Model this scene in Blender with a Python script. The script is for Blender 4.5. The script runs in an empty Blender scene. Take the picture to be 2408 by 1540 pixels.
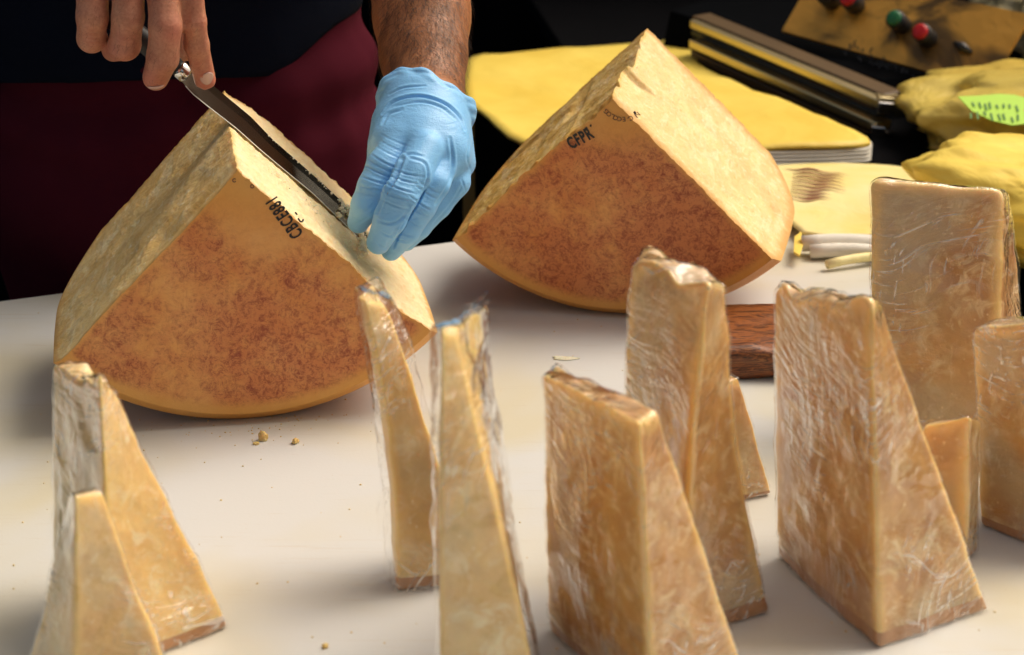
import bpy, math, random
import numpy as np
from mathutils import Vector, Matrix
random.seed(4); RNG = np.random.default_rng(7)
sc = bpy.context.scene
# ------------------------------------------------------------------ camera, sky, sun, exposure
PITCH = math.radians(20); FP = 4500.0; CAM = np.array([0, -1.486, 0.615])
cd = bpy.data.cameras.new('camera'); cam = bpy.data.objects.new('camera', cd); sc.collection.objects.link(cam)
cam.location = CAM; cam.rotation_euler = (math.radians(90) - PITCH, 0, 0)
cd.sensor_width = 36; cd.lens = 36 * FP / 2408; cd.clip_start = 0.05; cd.clip_end = 200
cd.dof.use_dof = True; cd.dof.focus_distance = 1.60; cd.dof.aperture_fstop = 8.0
sc.camera = cam
W = bpy.data.worlds.new('World'); sc.world = W; W.use_nodes = True
wn = W.node_tree.nodes; bgn = wn['Background']
sky = wn.new('ShaderNodeTexSky'); sky.sky_type = 'NISHITA'; sky.sun_disc = False
SUN_EL, SUN_AZ = 54, 62        # azimuth clockwise from +Y: light comes from the right, a little from behind the stall
sky.sun_elevation = math.radians(SUN_EL); sky.sun_rotation = math.radians(SUN_AZ)
sky.air_density = 0.6; sky.dust_density = 6.0; sky.ozone_density = 0.3
_wb = wn.new('ShaderNodeMix'); _wb.data_type = 'RGBA'; _wb.blend_type = 'MULTIPLY'; _wb.inputs[0].default_value = 1; _wb.inputs[7].default_value = (1, .92, .74, 1)
W.node_tree.links.new(sky.outputs[0], _wb.inputs[6]); W.node_tree.links.new(_wb.outputs[2], bgn.inputs[0]); bgn.inputs[1].default_value = 0.115   # camera's daylight white balance
sl = bpy.data.lights.new('sun', 'SUN'); sl.energy = 1.5; sl.angle = math.radians(38); sl.color = (1, .965, .91)
so = bpy.data.objects.new('sun', sl); sc.collection.objects.link(so)
_e, _a = math.radians(SUN_EL), math.radians(SUN_AZ)
so.rotation_euler = Vector((math.sin(_a)*math.cos(_e), math.cos(_a)*math.cos(_e), math.sin(_e))).to_track_quat('Z', 'Y').to_euler()
sc.view_settings.view_transform = 'Standard'; sc.view_settings.look = 'None'
sc.view_settings.exposure = 0.37; sc.view_settings.gamma = 1.0

# ------------------------------------------------------------------ measuring helpers (image point + known plane -> place)
_f = np.array([0, math.cos(PITCH), -math.sin(PITCH)]); _r = np.array([1., 0, 0]); _u = np.array([0, math.sin(PITCH), math.cos(PITCH)])
def _ray(u, v): return _f + _r * (u - 1204) / FP - _u * (v - 770) / FP
def az(u, v, z=0.0): d = _ray(u, v); return CAM + d * (z - CAM[2]) / d[2]
def ay(u, v, y): d = _ray(u, v); return CAM + d * (y - CAM[1]) / d[1]
def proj(P):
    q = np.asarray(P) - CAM; w = q @ _f
    return 1204 + FP * (q @ _r) / w, 770 - FP * (q @ _u) / w
def pr(px, P): return px / FP * float((np.asarray(P) - CAM) @ _f)

# ------------------------------------------------------------------ noise
def _hash(i, j, k, s):
    h = (i * 374761393 + j * 668265263 + k * 2147483647 + s * 974634777) & 0xffffffff
    h = ((h ^ (h >> 13)) * 1274126177) & 0xffffffff
    h = ((h ^ (h >> 16)) * 2246822519) & 0xffffffff
    return ((h ^ (h >> 15)) & 0xffffff) / float(0xffffff)
def vn(P, s=0):
    P = np.asarray(P, float); I = np.floor(P).astype(np.int64); f = P - I; f = f * f * (3 - 2 * f)
    i, j, k = I[..., 0], I[..., 1], I[..., 2]; a, b, c = f[..., 0], f[..., 1], f[..., 2]
    r = 0
    for dx in (0, 1):
        for dy in (0, 1):
            for dz in (0, 1):
                r = r + _hash(i+dx, j+dy, k+dz, s) * (a if dx else 1-a) * (b if dy else 1-b) * (c if dz else 1-c)
    return r * 2 - 1
def fbm(P, o=4, s=0, g=.5):
    r = 0; A = 1
    for q in range(o): r = r + A * vn(P * 2.03**q + 17.3*q, s+q); A *= g
    return r

# ------------------------------------------------------------------ objects
def link(o, parent=None, **kw):
    sc.collection.objects.link(o)
    if parent is not None: o.parent = parent
    for k, v in kw.items():
        if v is not None: o['category' if k == 'cat' else k] = v
    return o
def thing(name, label, cat, loc=(0, 0, 0), group=None):
    o = bpy.data.objects.new(name, None); o.location = loc; o.empty_display_size = .02
    return link(o, label=label, cat=cat, group=group)
def wloc(o):
    r = np.zeros(3)
    while o is not None: r = r + np.array(o.location); o = o.parent
    return r
def build(name, V, Fs, m, parent=None, smooth=True, attrs=None, loc=None, **kw):
    """one mesh object from world-space verts; origin at loc (top level) or the parent's"""
    V = np.asarray(V, float).reshape(-1, 3)
    org = wloc(parent) if parent is not None else (np.array(loc, float) if loc is not None else np.zeros(3))
    me = bpy.data.meshes.new(name)
    if isinstance(Fs, np.ndarray):
        n, k = Fs.shape
        me.vertices.add(len(V)); me.vertices.foreach_set('co', (V - org).ravel())
        me.loops.add(n*k); me.loops.foreach_set('vertex_index', Fs.astype(np.int32).ravel())
        me.polygons.add(n); me.polygons.foreach_set('loop_start', np.arange(0, n*k, k, dtype=np.int32))
        me.update(calc_edges=True); me.validate()
    else:
        me.from_pydata((V - org).tolist(), [], [list(f) for f in Fs]); me.update()
    me.polygons.foreach_set('use_smooth', [smooth] * len(me.polygons))
    for k_, a in (attrs or {}).items():
        at = me.attributes.new(k_, 'FLOAT', 'POINT'); at.data.foreach_set('value', np.asarray(a, np.float32))
    me.materials.append(m)
    o = bpy.data.objects.new(name, me)
    if parent is None: o.location = org
    return link(o, parent, **kw)
def bevel(o, w=.002, seg=2):
    b = o.modifiers.new('bevel', 'BEVEL'); b.width = w; b.segments = seg; b.limit_method = 'ANGLE'; return o
def compact(V, F_, attrs=None):
    used = np.unique(F_); m = -np.ones(len(V), int); m[used] = np.arange(len(used))
    return V[used], m[F_], {k: a[used] for k, a in (attrs or {}).items()}
BOXF = [(0,3,2,1),(4,5,6,7),(0,1,5,4),(1,2,6,5),(2,3,7,6),(3,0,4,7)]
def boxv(x0, x1, y0, y1, z0, z1):
    return [(x0,y0,z0),(x1,y0,z0),(x1,y1,z0),(x0,y1,z0),(x0,y0,z1),(x1,y0,z1),(x1,y1,z1),(x0,y1,z1)]
def prism(base, top):   # base/top quads counter-clockwise from above
    return [tuple(p) for p in base] + [tuple(p) for p in top]
def tube(P, R, n=10, cap=True):
    P = [Vector(p) for p in P]; V = []; F_ = []; up = None
    for i, p in enumerate(P):
        t = (P[min(i+1, len(P)-1)] - P[max(i-1, 0)]).normalized()
        if up is None: up = t.orthogonal().normalized()
        up = (up - t * up.dot(t)).normalized(); s = t.cross(up)
        r = R[i] if hasattr(R, '__len__') else R
        for k in range(n):
            a = 2*math.pi*k/n; V.append(p + (up*math.cos(a) + s*math.sin(a))*r)
    for i in range(len(P)-1):
        for k in range(n):
            a = i*n+k; b = i*n+(k+1) % n; F_.append((a, b, b+n, a+n))
    if cap: F_ += [tuple(range(n))[::-1], tuple(range((len(P)-1)*n, len(P)*n))]
    return V, F_

def cube_grid(nu, nv, nw):
    """surface lattice of a box: params (N,3) in 0..1, quads (outward), face id"""
    idx = -np.ones((nu+1, nv+1, nw+1), int)
    g = np.stack(np.meshgrid(np.arange(nu+1), np.arange(nv+1), np.arange(nw+1), indexing='ij'), -1)
    on = (g[..., 0] == 0) | (g[..., 0] == nu) | (g[..., 1] == 0) | (g[..., 1] == nv) | (g[..., 2] == 0) | (g[..., 2] == nw)
    idx[on] = np.arange(on.sum()); P = g[on] / np.array([nu, nv, nw], float)
    Q = []; ID = []
    def add(A, flip, fid):
        q = np.stack([A[:-1, :-1], A[1:, :-1], A[1:, 1:], A[:-1, 1:]], -1).reshape(-1, 4)
        if flip: q = q[:, ::-1]
        Q.append(q); ID.append(np.full(len(q), fid))
    add(idx[0], True, 0); add(idx[-1], False, 1)
    add(idx[:, 0], False, 2); add(idx[:, -1], True, 3)
    add(idx[:, :, 0], True, 4); add(idx[:, :, -1], False, 5)
    return P, np.concatenate(Q), np.concatenate(ID)

def surfnet(F_, xs, ys, zs):
    S = F_ < 0
    n = [len(xs), len(ys), len(zs)]
    c = np.zeros((n[0]-1, n[1]-1, n[2]-1), np.int8)
    for a in (0, 1):
        for b in (0, 1):
            for d in (0, 1):
                c += S[a:n[0]-1+a, b:n[1]-1+b, d:n[2]-1+d]
    act = (c > 0) & (c < 8); I = np.argwhere(act); idx = -np.ones(act.shape, np.int64); idx[act] = np.arange(len(I))
    val = {}
    for a in (0, 1):
        for b in (0, 1):
            for d in (0, 1): val[a, b, d] = F_[I[:, 0]+a, I[:, 1]+b, I[:, 2]+d].astype(float)
    X = [np.asarray(xs), np.asarray(ys), np.asarray(zs)]
    acc = np.zeros((len(I), 3)); cnt = np.zeros(len(I))
    for ax in range(3):
        o = [k for k in range(3) if k != ax]
        for b in (0, 1):
            for d in (0, 1):
                k0 = [0, 0, 0]; k0[o[0]] = b; k0[o[1]] = d; k1 = list(k0); k1[ax] = 1
                v0, v1 = val[tuple(k0)], val[tuple(k1)]; m = (v0 < 0) != (v1 < 0)
                t = np.where(m, v0 / np.where(m, v0 - v1, 1), 0)
                p = np.zeros((len(I), 3)); p[:, ax] = X[ax][I[:, ax]] * (1-t) + X[ax][I[:, ax]+1] * t
                p[:, o[0]] = X[o[0]][I[:, o[0]] + b]; p[:, o[1]] = X[o[1]][I[:, o[1]] + d]
                acc += p * m[:, None]; cnt += m
    V = acc / cnt[:, None]; Q = []
    for ax in range(3):
        o = [(ax+1) % 3, (ax+2) % 3]
        sl0 = [slice(None)]*3; sl1 = [slice(None)]*3; sl0[ax] = slice(0, -1); sl1[ax] = slice(1, None)
        for k in o: sl0[k] = slice(1, -1); sl1[k] = slice(1, -1)
        A, B = S[tuple(sl0)], S[tuple(sl1)]
        for inside, flip in ((A & ~B, False), (~A & B, True)):
            J = np.argwhere(inside)
            if not len(J): continue
            for k in o: J[:, k] += 1
            def cell(p, q):
                K = J.copy(); K[:, o[0]] -= p; K[:, o[1]] -= q; return idx[K[:, 0], K[:, 1], K[:, 2]]
            q = np.stack([cell(1, 1), cell(0, 1), cell(0, 0), cell(1, 0)], -1)
            Q.append(q[:, ::-1] if flip else q)
    return V, np.concatenate(Q)

def tri(P, freq, n=9, s=0, soft=.12):
    r = np.random.default_rng(s); o = 0
    for q in range(n):
        d = r.normal(size=3); d /= np.linalg.norm(d); f = freq*r.uniform(.5, 1.6); x = (P @ d)*f + r.uniform(0, 1) + .25*vn(P*freq*.35 + q*3.3, s+q)
        t = np.abs(x - np.floor(x) - .5)*2; o = o + np.sqrt(t*t + soft*soft)/f*freq
    return o/n - .5
class SDF:
    def __init__(s, xs, ys, zs):
        s.a = [np.asarray(q, float) for q in (xs, ys, zs)]
        s.F = np.full([len(q) for q in s.a], 1.0, np.float32)
    def new(s): return SDF(*s.a)
    def _sub(s, lo, hi):
        r = []
        for k in range(3):
            i0 = max(0, np.searchsorted(s.a[k], lo[k]) - 1); i1 = min(len(s.a[k]), np.searchsorted(s.a[k], hi[k]) + 1)
            r.append(slice(i0, i1))
        return tuple(r)
    def seg(s, a, b, ra, rb, k=.004, flat=None):
        a = np.array(a, float); b = np.array(b, float); M = max(ra, rb) + max(.012, 3*k)
        sl = s._sub(np.minimum(a, b) - M, np.maximum(a, b) + M)
        X = np.meshgrid(*[s.a[q][sl[q]] for q in range(3)], indexing='ij', sparse=True)
        if X[0].size == 0 or X[1].size == 0 or X[2].size == 0: return
        d = b - a; L = max(d @ d, 1e-12)
        h = np.clip(((X[0]-a[0])*d[0] + (X[1]-a[1])*d[1] + (X[2]-a[2])*d[2]) / L, 0, 1)
        D = np.sqrt((X[0]-a[0]-h*d[0])**2 + (X[1]-a[1]-h*d[1])**2 + (X[2]-a[2]-h*d[2])**2) - (ra + (rb-ra)*h)
        s._join(sl, D, k)
    def ell(s, c, r, k=.004, R=None):
        c = np.array(c, float); r = np.array(r, float); M = r.max() + max(.012, 3*k)
        sl = s._sub(c - M, c + M); X = np.meshgrid(*[s.a[q][sl[q]] - c[q] for q in range(3)], indexing='ij')
        if R is not None:
            R = np.array(R); X = [R[q][0]*X[0] + R[q][1]*X[1] + R[q][2]*X[2] for q in range(3)]
        n = np.sqrt((X[0]/r[0])**2 + (X[1]/r[1])**2 + (X[2]/r[2])**2)
        g = np.sqrt((X[0]/r[0]**2)**2 + (X[1]/r[1]**2)**2 + (X[2]/r[2]**2)**2)
        s._join(sl, n*(n-1)/np.maximum(g, 1e-6), k)
    def chain(s, pts, k=.004):
        for (a, ra), (b, rb) in zip(pts[:-1], pts[1:]): s.seg(a, b, ra, rb, k)
    def _join(s, sl, D, k):
        A = s.F[sl]; h = np.clip(.5 + .5*(A - D)/k, 0, 1)
        s.F[sl] = A*(1-h) + D*h - k*h*(1-h)
    def union(s, o, k):
        A, D = s.F, o.F; h = np.clip(.5 + .5*(A - D)/k, 0, 1)
        s.F = (A*(1-h) + D*h - k*h*(1-h)).astype(np.float32)
    def mesh(s): return surfnet(s.F, *s.a)
def vnormals(V, Q):
    n = np.cross(V[Q[:, 2]] - V[Q[:, 0]], V[Q[:, 3]] - V[Q[:, 1]]); N = np.zeros_like(V)
    for k in range(4):
        for c in range(3): N[:, c] += np.bincount(Q[:, k], n[:, c], len(V))
    return N / np.maximum(np.linalg.norm(N, axis=1), 1e-12)[:, None]
def relax(V, Q, it=2, lam=.5):
    for _ in range(it):
        S_ = np.zeros_like(V); n = np.zeros(len(V))
        for k in range(4):
            for j in (Q[:, (k+1) % 4],):
                for c in range(3):
                    S_[:, c] += np.bincount(Q[:, k], V[j, c], len(V)); S_[:, c] += np.bincount(j, V[Q[:, k], c], len(V))
                n += np.bincount(Q[:, k], minlength=len(V)) + np.bincount(j, minlength=len(V))
        V = V*(1-lam) + lam*S_/n[:, None]
    return V

# ------------------------------------------------------------------ materials
class M:
    def __init__(s, name):
        s.m = bpy.data.materials.new(name); s.m.use_nodes = True; s.t = s.m.node_tree; s.N = s.t.nodes; s.L = s.t.links
        s.b = s.N['Principled BSDF']; s.out = s.N['Material Output']; s.tc = s.N.new('ShaderNodeTexCoord')
        s.co = s.tc.outputs['Object']
    def set(s, **k):
        for a, v in k.items():
            i = s.b.inputs[{'col': 'Base Color', 'rough': 'Roughness', 'metal': 'Metallic', 'sss': 'Subsurface Weight', 'sssr': 'Subsurface Radius',
                            'ssss': 'Subsurface Scale', 'spec': 'Specular IOR Level', 'coat': 'Coat Weight', 'coatr': 'Coat Roughness', 'trans': 'Transmission Weight',
                            'ior': 'IOR', 'alpha': 'Alpha', 'nrm': 'Normal', 'sheen': 'Sheen Weight', 'coatn': 'Coat Normal', 'aniso': 'Anisotropic'}[a]]
            if isinstance(v, bpy.types.NodeSocket): s.L.new(v, i)
            elif isinstance(v, tuple) and len(v) == 3 and a == 'col': i.default_value = (*v, 1)
            else: i.default_value = v
        return s
    def map(s, scale=(1, 1, 1), rot=(0, 0, 0), loc=(0, 0, 0), src=None):
        n = s.N.new('ShaderNodeMapping'); n.inputs['Scale'].default_value = scale; n.inputs['Rotation'].default_value = rot; n.inputs['Location'].default_value = loc
        s.L.new(src or s.co, n.inputs[0]); return n.outputs[0]
    def noise(s, scale, detail=4, rough=.55, dist=0, co=None, out=0):
        n = s.N.new('ShaderNodeTexNoise'); n.inputs['Scale'].default_value = scale; n.inputs['Detail'].default_value = detail
        n.inputs['Roughness'].default_value = rough; n.inputs['Distortion'].default_value = dist
        s.L.new(co or s.co, n.inputs['Vector']); return n.outputs[out]
    def voro(s, scale, co=None, feat='F1', out='Distance', rnd=1):
        n = s.N.new('ShaderNodeTexVoronoi'); n.feature = feat; n.inputs['Scale'].default_value = scale; n.inputs['Randomness'].default_value = rnd
        s.L.new(co or s.co, n.inputs['Vector']); return n.outputs[out]
    def ramp(s, fac, *st, interp='LINEAR'):
        n = s.N.new('ShaderNodeValToRGB'); e = n.color_ramp.elements; n.color_ramp.interpolation = interp
        for i, (p, c) in enumerate(st):
            if not isinstance(c, tuple): c = (c, c, c)
            q = e[i] if i < 2 else e.new(p)
            q.position = p; q.color = (*c, 1)
        s.L.new(fac, n.inputs[0]); return n.outputs[0]
    def mix(s, fac, a, b, mode='MIX'):
        n = s.N.new('ShaderNodeMix'); n.data_type = 'RGBA'; n.blend_type = mode
        for sock, v in ((n.inputs[0], fac), (n.inputs[6], a), (n.inputs[7], b)):
            if isinstance(v, bpy.types.NodeSocket): s.L.new(v, sock)
            elif isinstance(v, tuple): sock.default_value = (*v, 1)
            elif sock is n.inputs[0]: sock.default_value = v
            else: sock.default_value = (v, v, v, 1)
        return n.outputs[2]
    def math(s, op, a, b=0.0, clamp=False):
        n = s.N.new('ShaderNodeMath'); n.operation = op; n.use_clamp = clamp
        for i, v in ((0, a), (1, b)):
            if isinstance(v, bpy.types.NodeSocket): s.L.new(v, n.inputs[i])
            else: n.inputs[i].default_value = v
        return n.outputs[0]
    def attr(s, name): n = s.N.new('ShaderNodeAttribute'); n.attribute_name = name; return n.outputs['Fac']
    def bump(s, h, strength=.5, dist=.001, nrm=None):
        n = s.N.new('ShaderNodeBump'); n.inputs['Strength'].default_value = strength; n.inputs['Distance'].default_value = dist
        s.L.new(h, n.inputs['Height'])
        if nrm: s.L.new(nrm, n.inputs['Normal'])
        return n.outputs[0]
def simple(name, col, rough=.6, **k):
    m = M(name); m.set(col=col, rough=rough, **k); return m.m

def m_rind():
    m = M('cheese_rind')
    big = m.noise(10, 4, .6, .3); mid = m.noise(60, 7, .8, .5); fine = m.noise(380, 4, .8, .3); fine2 = m.noise(95, 8, .9, .8)
    base = m.mix(m.ramp(m.noise(22, 4, .6), (.35, 0.), (.7, 1.)), (.82, .41, .13), (.76, .32, .075))
    reg = m.math('ADD', m.math('ADD', m.math('MULTIPLY', big, .52), m.math('MULTIPLY', mid, .48)), m.attr('redness'))
    regm = m.ramp(reg, (.44, 0.), (.58, 1.))
    edge = m.ramp(m.attr('edge'), (.0, 1.), (1., 0.))         # yellow bare rim of the wheel
    regm = m.math('MULTIPLY', regm, m.ramp(m.attr('edge'), (.15, .0), (.9, 1.)))
    regm = m.math('MULTIPLY', regm, m.ramp(m.attr('clear'), (0., 1.), (1., 0.15)))
    soft = m.mix(m.math('MULTIPLY', regm, .54), base, (.55, .125, .05))
    sp = m.ramp(m.math('ADD', m.math('MULTIPLY', fine, .3), m.math('MULTIPLY', fine2, .7)), (.48, 0.), (.57, 1.))
    spm = m.math('MULTIPLY', sp, m.math('ADD', m.math('MULTIPLY', regm, .85), .10))
    c = m.mix(m.math('MULTIPLY', spm, .88), soft, (.27, .04, .02))
    c = m.mix(m.math('MULTIPLY', edge, .45), c, (.74, .39, .07))
    wh = m.ramp(m.voro(95), (.0, 1.), (.045, 0.), interp='EASE')
    wh = m.math('MULTIPLY', wh, m.ramp(m.noise(24), (.60, 0.), (.66, 1.)))
    c = m.mix(wh, c, (.85, .75, .6))
    h = m.math('ADD', m.noise(600, 4, .6), m.math('MULTIPLY', m.noise(90, 4), 1.2))
    m.set(col=c, rough=.46, sss=.12, ssss=.006, sssr=(1, .45, .2), spec=.42, nrm=m.bump(h, .22, .0009)); return m.m
def m_paste(name, light=(.80, .60, .28), dark=(.62, .37, .10), glaze=0.0, rimmed=True):
    m = M(name)
    n1 = m.noise(16, 5, .6, .8); n2 = m.noise(120, 6, .72, .6); n3 = m.noise(520, 4, .7)
    st = m.noise(60, 6, .7, .4, co=m.map((1, .35, 1), (0, .6, .3)))
    c = m.mix(m.ramp(n1, (.35, 0.), (.68, 1.)), dark, light)
    c = m.mix(m.ramp(st, (.50, 0.), (.62, .5)), c, (.93, .78, .45))
    c = m.mix(m.ramp(n2, (.56, 0.), (.68, .75)), c, (.90, .78, .52))
    c = m.mix(m.ramp(n3, (.30, .45), (.45, 0.)), c, (.45, .22, .05))
    rim = m.ramp(m.attr('rim'), (0., 1.), (1., 0.))
    if rimmed:
        c = m.mix(m.math('MULTIPLY', m.attr('paler'), m.ramp(n2, (.34, .45), (.6, 1.))), c, (.96, .82, .53))  # right-hand cut faces mixed paler than the left
        c = m.mix(m.math('MULTIPLY', rim, .85), c, (.60, .29, .05))
    if glaze: c = m.mix(glaze, c, (.50, .25, .055))
    cell = m.ramp(m.voro(300, out='Distance'), (.0, 0.), (.6, 1.))
    h = m.math('ADD', m.math('MULTIPLY', n2, 2.2), m.math('ADD', m.math('MULTIPLY', n3, .8), m.math('MULTIPLY', cell, .45)))
    m.set(col=c, rough=m.ramp(n2, (.35, .42), (.65, .70)), sss=.35, ssss=.008, sssr=(1, .55, .2), nrm=m.bump(h, .5, .0012)); return m.m
def m_wedge(name, tone=0.0, seed=0.0):
    """aged cheese seen through tight film: amber, blotched with pale crystals and greyish patches"""
    m = M(name); co = m.map(loc=(seed, seed*.7, seed*1.3))
    n1 = m.noise(13, 4, .6, .6, co=co); n2 = m.noise(55, 6, .7, .8, co=co); n3 = m.noise(200, 4, .6, co=co)
    a = (.68, .36, .10); b = (.45, .20, .05); l = (.88, .69, .38)
    if tone > 0: a = (.88, .64, .27); b = (.72, .42, .14); l = (.93, .82, .54)
    c = m.mix(m.ramp(n1, (.36, 0.), (.62, 1.)), a, b)
    c = m.mix(m.ramp(n2, (.50, 0.), (.68, .8)), c, l)
    c = m.mix(m.ramp(m.noise(26, 5, .65, 1.0, co=co), (.54, 0.), (.68, .45)), c, (.60, .44, .22))
    c = m.mix(m.ramp(m.noise(8, 3, .5, .4, co=co), (.50, 0.), (.64, .65)), c, (.56, .45, .27))
    c = m.mix(m.ramp(m.voro(120, co=co), (.0, .8), (.16, 0.)), c, l)
    rim = m.ramp(m.attr('rim'), (0., 1.), (1., 0.))
    c = m.mix(m.math('MULTIPLY', rim, .8), c, (.88, .60, .20))
    h = m.math('ADD', m.math('MULTIPLY', n2, 1.2), m.math('MULTIPLY', n3, .6))
    m.set(col=c, rough=.5, sss=.4, ssss=.012, sssr=(1, .5, .2), nrm=m.bump(h, .4, .0012)); return m.m
def m_wedge_rind():
    m = M('wedge_rind'); c = m.mix(m.noise(60, 5, .7), (.50, .25, .08), (.36, .14, .045))
    m.set(col=c, rough=.5, nrm=m.bump(m.noise(300, 4), .4, .001)); return m.m
def m_film(name='cling_film', rot=(0, .5, 0), dens=.75):
    m = M(name)
    nc = m.N.new('ShaderNodeTexNoise'); nc.inputs['Scale'].default_value = 7; nc.inputs['Detail'].default_value = 1.5; m.L.new(m.co, nc.inputs['Vector'])
    vm = m.N.new('ShaderNodeVectorMath'); vm.operation = 'MULTIPLY_ADD'; vm.inputs[1].default_value = (.16, .16, .16); m.L.new(nc.outputs['Color'], vm.inputs[0]); m.L.new(m.co, vm.inputs[2]); wc = vm.outputs[0]
    w1 = m.noise(26, 4, .55, .3, co=m.map((5, 5, .9), rot, src=wc)); w2 = m.noise(22, 3, .5, .4, co=m.map((.8, 2, 7), (rot[0], rot[1]+.9, .4), src=wc))
    w3 = m.noise(14, 3, .5, .5)
    zone = m.ramp(m.noise(11, 2), (.42, .15), (.60, 1.))
    h = m.math('ADD', m.math('MULTIPLY', m.math('ADD', w1, w2), zone), m.math('MULTIPLY', w3, 1.2))
    nrm = m.bump(h, 1.0, .0028)
    gl = m.N.new('ShaderNodeBsdfGlossy'); gl.inputs['Roughness'].default_value = .085; gl.inputs['Color'].default_value = (1, .99, .97, 1); m.L.new(nrm, gl.inputs['Normal'])
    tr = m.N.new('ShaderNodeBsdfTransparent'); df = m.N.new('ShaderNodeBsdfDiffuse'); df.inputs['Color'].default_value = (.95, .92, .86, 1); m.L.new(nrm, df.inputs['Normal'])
    fr = m.N.new('ShaderNodeFresnel'); fr.inputs['IOR'].default_value = 1.42; m.L.new(nrm, fr.inputs['Normal'])
    geo = m.N.new('ShaderNodeNewGeometry')
    front = m.math('SUBTRACT', 1.0, geo.outputs['Backfacing'])
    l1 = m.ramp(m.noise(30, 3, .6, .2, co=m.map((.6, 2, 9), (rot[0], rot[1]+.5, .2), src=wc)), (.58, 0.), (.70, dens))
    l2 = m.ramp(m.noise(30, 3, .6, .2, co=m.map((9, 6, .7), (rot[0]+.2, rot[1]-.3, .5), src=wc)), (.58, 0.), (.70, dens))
    glint_veil = m.math('ADD', m.math('MULTIPLY', m.math('MAXIMUM', l1, l2), m.ramp(m.noise(13, 2), (.44, .0), (.60, .9))), .02)  # film haze plus highlights painted in as white crease streaks
    s1 = m.N.new('ShaderNodeMixShader'); m.L.new(glint_veil, s1.inputs[0]); m.L.new(tr.outputs[0], s1.inputs[1]); m.L.new(df.outputs[0], s1.inputs[2])
    s2 = m.N.new('ShaderNodeMixShader'); m.L.new(m.math('MULTIPLY', m.math('MULTIPLY', fr.outputs[0], 2.1, True), front), s2.inputs[0]); m.L.new(s1.outputs[0], s2.inputs[1]); m.L.new(gl.outputs[0], s2.inputs[2])
    m.L.new(s2.outputs[0], m.out.inputs['Surface']); return m.m
def m_board():
    m = M('white_board')
    st = m.noise(4.2, 3, .5, .6); c = m.mix(m.ramp(st, (.44, 0.), (.66, .75)), (.63, .635, .62), (.62, .56, .38))  # yellow stains, spread wider to paint in yellowish shading round the wedges
    sc1 = m.noise(30, 5, .7, .3, co=m.map((.35, 9, 1), (0, 0, .4))); sc2 = m.noise(30, 5, .7, .3, co=m.map((.3, 8, 1), (0, 0, -.25)))
    sc_ = m.math('MAXIMUM', m.ramp(sc1, (.62, 0.), (.68, 1.)), m.ramp(sc2, (.625, 0.), (.68, 1.)))
    c = m.mix(m.math('MULTIPLY', sc_, .28), c, (.50, .40, .25))
    dots = m.math('MULTIPLY', m.ramp(m.voro(75), (.0, 1.), (.05, 0.)), m.ramp(m.noise(9), (.44, 0.), (.5, 1.)))
    c = m.mix(m.math('MULTIPLY', dots, .7), c, (.42, .28, .12))
    m.set(col=c, rough=.42, sss=.0, nrm=m.bump(m.math('ADD', m.noise(350, 3), m.math('MULTIPLY', sc_, -.5)), .14, .0006)); return m.m
def m_skin():
    m = M('skin')
    c = m.mix(m.ramp(m.noise(60, 4, .6), (.35, 0.), (.65, 1.)), (.60, .28, .165), (.50, .20, .12))
    c = m.mix(m.ramp(m.noise(380, 3, .6), (.40, .35), (.6, 0.)), c, (.33, .11, .06))
    c = m.mix(m.attr('red'), c, (.60, .17, .12))
    c = m.mix(m.math('MULTIPLY', m.attr('tan'), .85), c, (.38, .15, .055))
    lines = m.noise(260, 4, .7, .4, co=m.map((.5, .5, 3)))
    m.set(col=c, rough=.48, sss=.25, ssss=.006, sssr=(1, .35, .2), spec=.4, nrm=m.bump(m.math('ADD', m.voro(420), lines), .30, .0006)); return m.m
def m_glove():
    m = M('blue_nitrile')
    c = m.mix(m.noise(14, 3), (.20, .52, .92), (.28, .60, .95))
    wr = m.noise(70, 4, .55, 1.2, co=m.map((1, 1, 3.2), (.0, .5, 0)))
    m.set(col=c, rough=.40, spec=.45, sss=.15, ssss=.003, sssr=(.4, .7, 1), nrm=m.bump(m.math('ADD', m.noise(900, 2), m.math('MULTIPLY', wr, 2.2)), .22, .0014)); return m.m
def m_cloth(name, col, scale=900, rough=.9):
    m = M(name); c = m.mix(m.noise(12, 4), col, tuple(x*.7 for x in col))
    m.set(col=c, rough=rough, spec=.02, nrm=m.bump(m.noise(scale, 2), .4, .0006)); return m.m
def m_wood():
    m = M('olive_wood')
    g = m.noise(14, 6, .65, 2.6, co=m.map((.8, 2.2, 6), (.1, .12, .15)))
    c = m.ramp(g, (.34, (.022, .006, .003)), (.43, (.14, .04, .010)), (.50, (.30, .095, .022)), (.56, (.07, .018, .006)), (.66, (.30, .11, .028)))
    m.set(col=c, rough=.38, nrm=m.bump(g, .5, .002)); return m.m
def m_steel(name='blade_steel', col=(.32, .31, .26), rough=.16):
    m = M(name); m.set(col=col, metal=1.0, rough=rough, nrm=m.bump(m.noise(300, 3, co=m.map((1, 20, 1), (0, .75, 0))), .05, .0003)); return m.m
def m_paper(name, col, col2, bump=.6, rough=.55):
    m = M(name); c = m.mix(m.ramp(m.noise(7, 4, .6, .5), (.35, 0.), (.65, 1.)), col, col2)
    m.set(col=c, rough=rough, nrm=m.bump(m.noise(9, 5, .6, 1.5), bump, .01)); return m.m
def m_panel():
    m = M('brass_panel')
    c = m.mix(m.ramp(m.noise(9, 3, .5, 1.2), (.45, 0.), (.58, 1.)), (.80, .40, .07), (.16, .09, .03)); m.set(col=c, metal=.5, rough=.28, nrm=m.bump(m.noise(11, 3, .5, 1.0), .5, .008)); return m.m  # gold and dark patches painted in as the panel's reflections

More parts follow.
